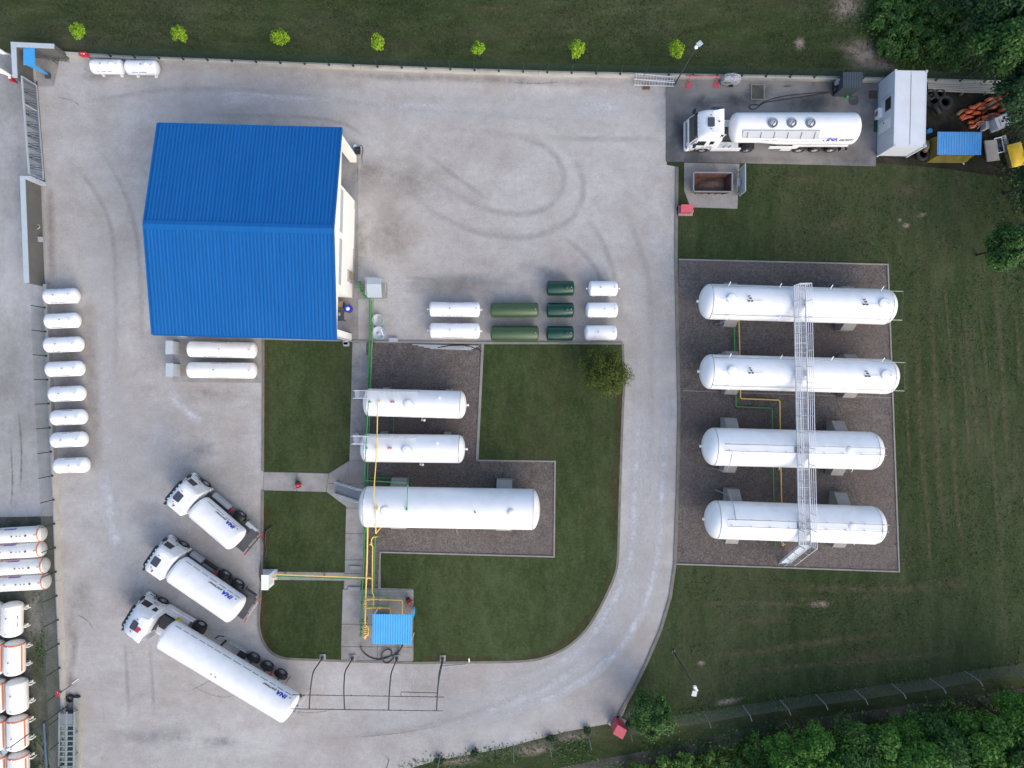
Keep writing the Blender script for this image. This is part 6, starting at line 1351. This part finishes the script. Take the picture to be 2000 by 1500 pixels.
simple('steel_beam', 'long olive grey steel beam lying beside the lattice rack', 'beam', MB().box((0, 0, .12), (.45, 7.8, .24)).box((0, 0, .28), (.5, 7.8, .06)), 'sheet', at(153, 1450), R(-.5))
tyre_thing('dark tyre stuffed against the wall at the top end of the lattice rack', at(139, 1363), .34, 0, .24, 'tyres at the steel rack')
tyre_thing('dark tyre beside another at the top end of the lattice rack, on the yard side', at(152, 1363), .30, 0, .24, 'tyres at the steel rack')
simple('blue_pipe', 'long dull blue pipe lying on the dirt below the crosswise tanks', 'pipe', MB().tube([(0, 2.2, .12), (.12, 0, .12), (.3, -2.6, .12), (.35, -4.2, .12)], .11, 8), 'coping', at(88, 1460)).data.materials[0] = M['dull_blue']
simple('pipe_offcut', 'short white pipe offcut lying on the yard above the lattice rack', 'offcut', MB().cyl((-.25, -.2, .04), (.3, .22, .04), .035, 8), 'white', at(147, 1330))
simple('concrete_block', 'pale concrete block on the kerb right of the round bins', 'block', MB().box((0, 0, .15), (.75, .32, .3)), 'palegrey', at(769, 664))
t = thing('pipe_bundle', 'bundle of long grey pipes lying along the kerb at the top of the stone bed', 'pipe bundle', at(870, 676))
for i in range(4): obj('pipe', MB().cyl((-2.8 + i * .5, .12 - i * .1, .1), (2.8 - i * .2, .0 - i * .1, .1), .045, 8), 'galv', t)
hose('black hose curving over the top right corner of the stone bed', [(855, 679, .1), (880, 675, .15), (910, 675, .12), (930, 681, .1), (941, 687, .08)], .05)
for (x, y, w) in ((650, 662, 'beside the fin wall at the south east depot corner'), (679, 673, 'at the foot of the south east depot corner')):
    t = thing('water_meter', 'small pale blue grey box ' + w, 'box', at(x + 28 if x < 660 else x, y + 8 if x < 660 else y)); obj('box_body', MB().box((0, 0, .3), (.35, .3, .6)), 'coping', t); obj('lid', MB().box((0, 0, .62), (.4, .34, .04)), 'palegrey', t)
for x, y in ((861, 1481), (927, 1468), (1145, 1424)): pass

# ------------------------------------------------------------------ vegetation
def crown(rx, ry, rz, n, leaf, clumps, seed, flat=.55, inner=.5):
    rr = random.Random(seed); m = MB(); vs = []; fs = []
    cl = []
    for _ in range(clumps):
        while True:
            v = Vector((rr.gauss(0, 1), rr.gauss(0, 1), rr.gauss(0, 1)))
            if v.length > .1 and v.normalized().z > -.45: break
        v.normalize(); k = rr.uniform(inner, .92); cl.append((Vector((v.x * rx * k, v.y * ry * k, v.z * rz * k)), v, rr.uniform(.22, .42)))
    for i in range(n):
        c_, dv, cr = cl[rr.randrange(clumps)]
        g_ = Vector((rr.gauss(0, 1), rr.gauss(0, 1), rr.gauss(0, 1))).normalized() * (rr.random() ** .4)
        if g_.z < -.3 and rr.random() < .5: g_.z *= -1
        p = c_ + Vector((g_.x * rx, g_.y * ry, g_.z * rz)) * cr
        nn = (g_ * .8 + dv * .4 + Vector((rr.gauss(0, .5), rr.gauss(0, .5), .55 + rr.gauss(0, .4)))).normalized()
        a = nn.orthogonal().normalized(); a.rotate(Matrix.Rotation(rr.uniform(0, 6.28), 3, nn)); b_ = nn.cross(a); s = leaf * rr.uniform(.55, 1.3)
        o = len(vs); vs += [p + a * s, p + b_ * s * flat, p - a * s, p - b_ * s * flat]; fs.append((o, o + 1, o + 2, o + 3))
    return m.add(vs, fs)
def trunk(h, r, lean, seed, limbs=4, spread=1.):
    rr = random.Random(seed); m = MB()
    m.tube([(0, 0, 0), (lean.x * .5, lean.y * .5, h * .5), (lean.x, lean.y, h)], [r, r * .75, r * .45], 8)
    for i in range(limbs):
        a = i * 2 * math.pi / limbs + rr.uniform(-.4, .4); q = Vector((lean.x * .6, lean.y * .6, h * rr.uniform(.5, .7)))
        m.tube([q, q + Vector((math.cos(a) * spread * .5, math.sin(a) * spread * .5, h * .16)), q + Vector((math.cos(a) * spread, math.sin(a) * spread, h * .3))], [r * .4, r * .25, r * .1], 5)
    return m
def tree(name, label, cat, base, h, ckey, cargs, cz, lm, group, tr=.12, rot=None, sc=1., limbs=4, lean=Vector((0, 0, 0))):
    t = thing(name, label, cat, base, 0, group)
    obj('trunk', lambda: trunk(h, tr, lean, 3, limbs, cargs[0] * .5), 'bark', t, ('trunk', h, tr, limbs, tuple(lean)))
    o = obj('crown', lambda: crown(*cargs), lm, t, ('crown', ckey, lm), (lean.x, lean.y, cz)); o.rotation_euler = (0, 0, rot if rot is not None else random.uniform(0, 6.28)); o.scale = (sc, sc, sc)
    return t
# seven young trees along the fence
G = 'young lime green trees along the mesh fence'
yt = [(183, 87, 152, 61, 'behind the red box, first from the upper left corner'), (376, 95, 349.5, 67, 'second from the upper left corner'), (565, 107, 548, 74, 'with the largest roundest crown, third from the left'), (751, 109, 736.5, 83, 'fourth of seven, in the middle of the row'),
      (939, 115, 933.5, 94, 'with the narrowest crown, fifth from the left'), (1124, 122, 1126, 95, 'sixth from the left, the last but one before the lamp pole'), (1315, 119, 1320.5, 98, 'nearest the lamp pole with the square panel')]
for i, (bx, by, tx, ty, w) in enumerate(yt):
    b0 = at(bx, by); zc = 2.15; e = at(tx, ty, zc + .2) - b0
    tree('young_tree', 'young lime green tree ' + w, 'tree', b0, zc, 'yt%d' % (i % 4), ([.64, .62, .70, .60][i % 4], .64, .62, 2200, .075, 60, 40 + i % 4, .6, .25), zc + .2, 'leaf_lime', G, .035, i * 1.3, [1, .95, 1.02, 1, .88, 1.02, .97][i], 3, Vector((max(-.3, min(.3, e.x)), max(-.3, min(.3, e.y)), 0)))
# two bushes
b0 = at(1176, 726)
tree('garden_tree', 'olive green bushy tree at the corner of the island lawn beside the road', 'tree', b0, 2.2, 'gt', (2.05, 2.25, 1.7, 10000, .085, 40, 83, .45, .35), 2.0, 'leaf_olive', 'bushy trees at the road', .12, .4)
b0 = at(1262, 1370)
tree('garden_tree', 'dark green bushy tree beside the red hydrant cabinet at the road end', 'tree', b0, 2.4, 'gd', (1.75, 2.1, 1.7, 7000, .12, 44, 78, .5, .45), 2.3, 'leaf_mid', 'bushy trees at the road', .12, .9)
# wood in the lower right and upper right corners
variants = [('w%d' % i, (2.2 + .3 * (i % 3), 2.2, 2.2, 7500, .14, 26, 100 + i, .5, .45)) for i in range(4)]
G = 'trees of the wood below the dirt track'
se = [(1545, 1487, 5.0, 1.0), (1610, 1470, 5.5, 1.05), (1680, 1490, 6.0, 1.15), (1742, 1470, 6.0, 1.0), (1800, 1492, 6.5, 1.1), (1858, 1468, 6.5, 1.1), (1912, 1440, 6.0, 1.0), (1925, 1490, 7.0, 1.2), (1985, 1462, 7.0, 1.15), (1975, 1415, 6.0, .9), (2060, 1430, 7.0, 1.2), (1500, 1535, 5.0, 1.), (1620, 1530, 6.0, 1.1), (1760, 1540, 7, 1.2), (1870, 1540, 7, 1.1), (1840, 1432, 4.6, .8), (1775, 1436, 4.2, .75), (2020, 1385, 6.0, .9), (2040, 1500, 7, 1.2), (1960, 1530, 7, 1.1)]
words_se = ['at the left end of the wood below the fence', 'second from the left end of the wood', 'third from the left end of the wood', 'between two rounder crowns under the dirt track bend', 'with a broad crown at the lower picture edge', 'right of the middle of the wood', 'close under the dirt track near the right edge', 'in the lower right corner of the wood', 'at the right picture edge, lowest', 'small and close to the fence posts at the right edge', 'cut by the right picture edge', 'cut by the bottom edge at the left end of the wood', 'cut by the bottom edge, second from the left', 'cut by the bottom edge in the middle of the wood', 'cut by the bottom edge right of the middle', 'small and low, up against the dirt track', 'small and low, left of another low one at the track', 'at the right edge where the track leaves the picture', 'in the bottom right corner beyond the edge', 'cut by the bottom edge near the corner']
for i, ((x, y, z, s), w) in enumerate(zip(se, words_se)):
    p = at(x, y, z * .6); v = variants[i % 4]
    tree('broadleaf_tree', ('dark green' if i % 3 else 'mid green') + ' broadleaf tree ' + w, 'tree', (p.x, p.y, 0), z * .55, v[0], v[1], z * .6, 'leaf_mid' if i in (2, 5, 8, 11, 15) else 'leaf_wood', G, .12, i * 1.1, s)
G = 'trees of the upper right corner'
ne = [(1992, 78, 6.0, 1.1, 'm', 'with the pale crown at the upper right edge'), (1998, 172, 5.0, .95, 'd', 'just below the paler crown at the right edge'), (1935, 10, 5., 1.0, 'd', 'at the top edge left of the pale crown'), (1940, 85, 4.0, .8, 'd', 'in deep shade left of the pale crown'), (2085, 270, 5, 1.0, 'd', 'hanging over the caged tanks at the right edge'), (2032, 352, 4.0, .7, 'd', 'over the yellow cover at the right edge'), (1968, 482, 3.6, .85, 'm', 'standing alone at the right edge of the mown field'), (2070, 430, 5, 1.1, 'd', 'cut by the right edge above the lone one'), (1985, -15, 6, 1.1, 'd', 'in the top right corner'), (2055, 150, 6, 1.1, 'm', 'beyond the right edge near the pale crown'), (1880, -10, 3.4, .75, 'd', 'low and dark beside the shrubs behind the wall')]
for i, (x, y, z, s, k_, w) in enumerate(ne):
    p = at(x, y, z); v = variants[(i + 1) % 4]
    tree('broadleaf_tree', 'green broadleaf tree ' + w, 'tree', (p.x, p.y, 0), z * .9, v[0], v[1], z, 'leaf_mid' if k_ == 'm' else 'leaf_dark', G, .12, i * .9, s)
# shrubs
sv = [('s%d' % i, (.95, .85 + .15 * i, .75, 1500, .11, 22, 200 + i, .5, .4)) for i in range(3)]
G = 'shrubs growing behind the top wall'
sh = [(1755, 30, 'behind the sandy patch at the top edge'), (1790, 62, 'in the middle of the thicket'), (1830, 35, 'at the top right of the thicket'), (1745, 58, 'at the left border of the thicket'), (1820, 90, 'above the container at the thicket border'), (1865, 75, 'next to the dark trees'), (1770, 105, 'just above the white container'), (1850, 118, 'behind the pale sheets'), (1790, 0, 'cut by the top edge'), (1712, 48, 'between two sandy patches'), (1735, 95, 'at the right rim of the lower sandy patch'), (1725, 10, 'right of the upper sandy patch'), (1880, 30, 'under the dark trees at the top')]
for i, (x, y, w) in enumerate(sh):
    v = sv[i % 3]; tree('shrub', 'green shrub ' + w, 'shrub', at(x, y), .7, v[0], v[1], .7, 'leaf_mid', G, .04, i * .8, random.uniform(.9, 1.35), 3)
G = 'pale fresh green shrubs below the dirt track'
s2 = [(1335, 1492, 'below the second post right of the hydrant'), (1390, 1478, 'with pale tips at the track edge'), (1440, 1490, 'in front of the wood at its left end'), (1290, 1500, 'at the bottom edge below the dark bush'), (1470, 1462, 'touching the track left of the wood'), (1240, 1498, 'at the bottom edge, farthest left'), (1520, 1458, 'small, under the left end of the wood'), (1375, 1510, 'cut by the bottom edge'), (1630, 1440, 'low on the track edge in front of the wood'), (1700, 1438, 'between the track and the middle of the wood')]
for i, (x, y, w) in enumerate(s2):
    v = sv[(i + 1) % 3]; tree('shrub', 'fresh green shrub ' + w, 'shrub', at(x, y), .8, v[0], v[1], .8, 'leaf_fresh', G, .04, i * .8, random.uniform(1.0, 1.5), 3)
G = 'weed clumps at the fence posts'
for i, (x, y, w) in enumerate(((860, 1482, 'leftmost on the lower fence line'), (927, 1467, 'second from the left on the lower fence line'), (1146, 1424, 'largest, left of the red hydrant cabinet'), (1075, 1440, 'faint and low between two larger ones'), (1230, 1416, 'beside the red hydrant cabinet'))):
    tree('weed_clump', 'dark weed clump at a fence post, ' + w, 'weed clump', at(x, y), .3, 's0', sv[0][1], .25, 'leaf_dark', G, .02, i, .42, 2)
# ground cover nobody could count
def scatter(name, polys, n, size, m, zmax, seed, tall=.6):
    jit = .75 if name == 'undergrowth' else .3
    rr = random.Random(seed); vs = []; fs = []
    areas = []
    for P in polys:
        P = px(P); areas.append((abs((P[1] - P[0]).cross(P[2] - P[0]).z) / 2 + abs((P[2] - P[0]).cross(P[3] - P[0]).z) / 2, P))
    tot = sum(a for a, _ in areas)
    for a, P in areas:
        for _ in range(int(n * a / tot)):
            u, v = rr.random(), rr.random(); p = P[0].lerp(P[1], u).lerp(P[3].lerp(P[2], u), v)
            cl = math.sin(p.x * .9) * math.sin(p.y * 1.1 + 1) + math.sin(p.x * .31 + 2) * math.sin(p.y * .37)
            if rr.random() > .55 + .45 * cl: continue
            z = rr.random() ** 1.5 * zmax * (.6 + .4 * cl); nn = Vector((rr.gauss(0, tall), rr.gauss(0, tall), 1)).normalized(); q = nn.orthogonal().normalized(); q.rotate(Matrix.Rotation(rr.uniform(0, 6.28), 3, nn)); b_ = nn.cross(q); s = size * rr.uniform(.5, 1.4)
            p = p + Vector((rr.gauss(0, jit), rr.gauss(0, jit), z + .02)); o = len(vs); vs += [p + q * s, p + b_ * s * .45, p - q * s, p - b_ * s * .45]; fs.append((o, o + 1, o + 2, o + 3))
    o = obj(name, MB().add(vs, fs), m); o['kind'] = 'stuff'; return o
scatter('undergrowth', [[(1715, -60), (1980, -60), (1980, 140), (1750, 130)], [(1680, 20), (1740, 10), (1740, 62), (1690, 62)], [(1880, -60), (2120, -60), (2120, 150), (1900, 150)]], 36000, .13, 'leaf_mid', .9, 5)
scatter('undergrowth', [[(1180, 1520), (1520, 1440), (1560, 1560), (1180, 1580)], [(1500, 1442), (2040, 1362), (2100, 1560), (1540, 1560)]], 40000, .13, 'leaf_fresh', .8, 6)
scatter('undergrowth', [[(1960, 160), (2100, 160), (2100, 560), (1975, 560)], [(1960, 340), (2000, 340), (2000, 420), (1970, 420)]], 9000, .13, 'leaf_dark', .6, 7)
scatter('grass_tufts', [[(-50, -40), (1700, -40), (1640, 140), (-50, 70)]], 24000, .075, 'tuft', .10, 8)
scatter('grass_tufts', [[(1730, 330), (2060, 340), (2060, 1290), (1760, 1330)], [(1340, 1120), (1760, 1130), (1760, 1325), (1300, 1385)], [(1450, 330), (1735, 335), (1735, 508), (1450, 500)]], 26000, .075, 'tuft', .08, 9)
scatter('grass_tufts', [[(780, 1490), (1200, 1424), (1200, 1450), (780, 1520)], [(1300, 1392), (2000, 1290), (2000, 1310), (1300, 1412)], [(1080, 1470), (2000, 1350), (2000, 1366), (1080, 1500)], [(60, 1160), (90, 1160), (95, 1300), (70, 1300)], [(40, 1430), (90, 1430), (90, 1520), (50, 1520)]], 9000, .10, 'leaf_mid', .18, 10)
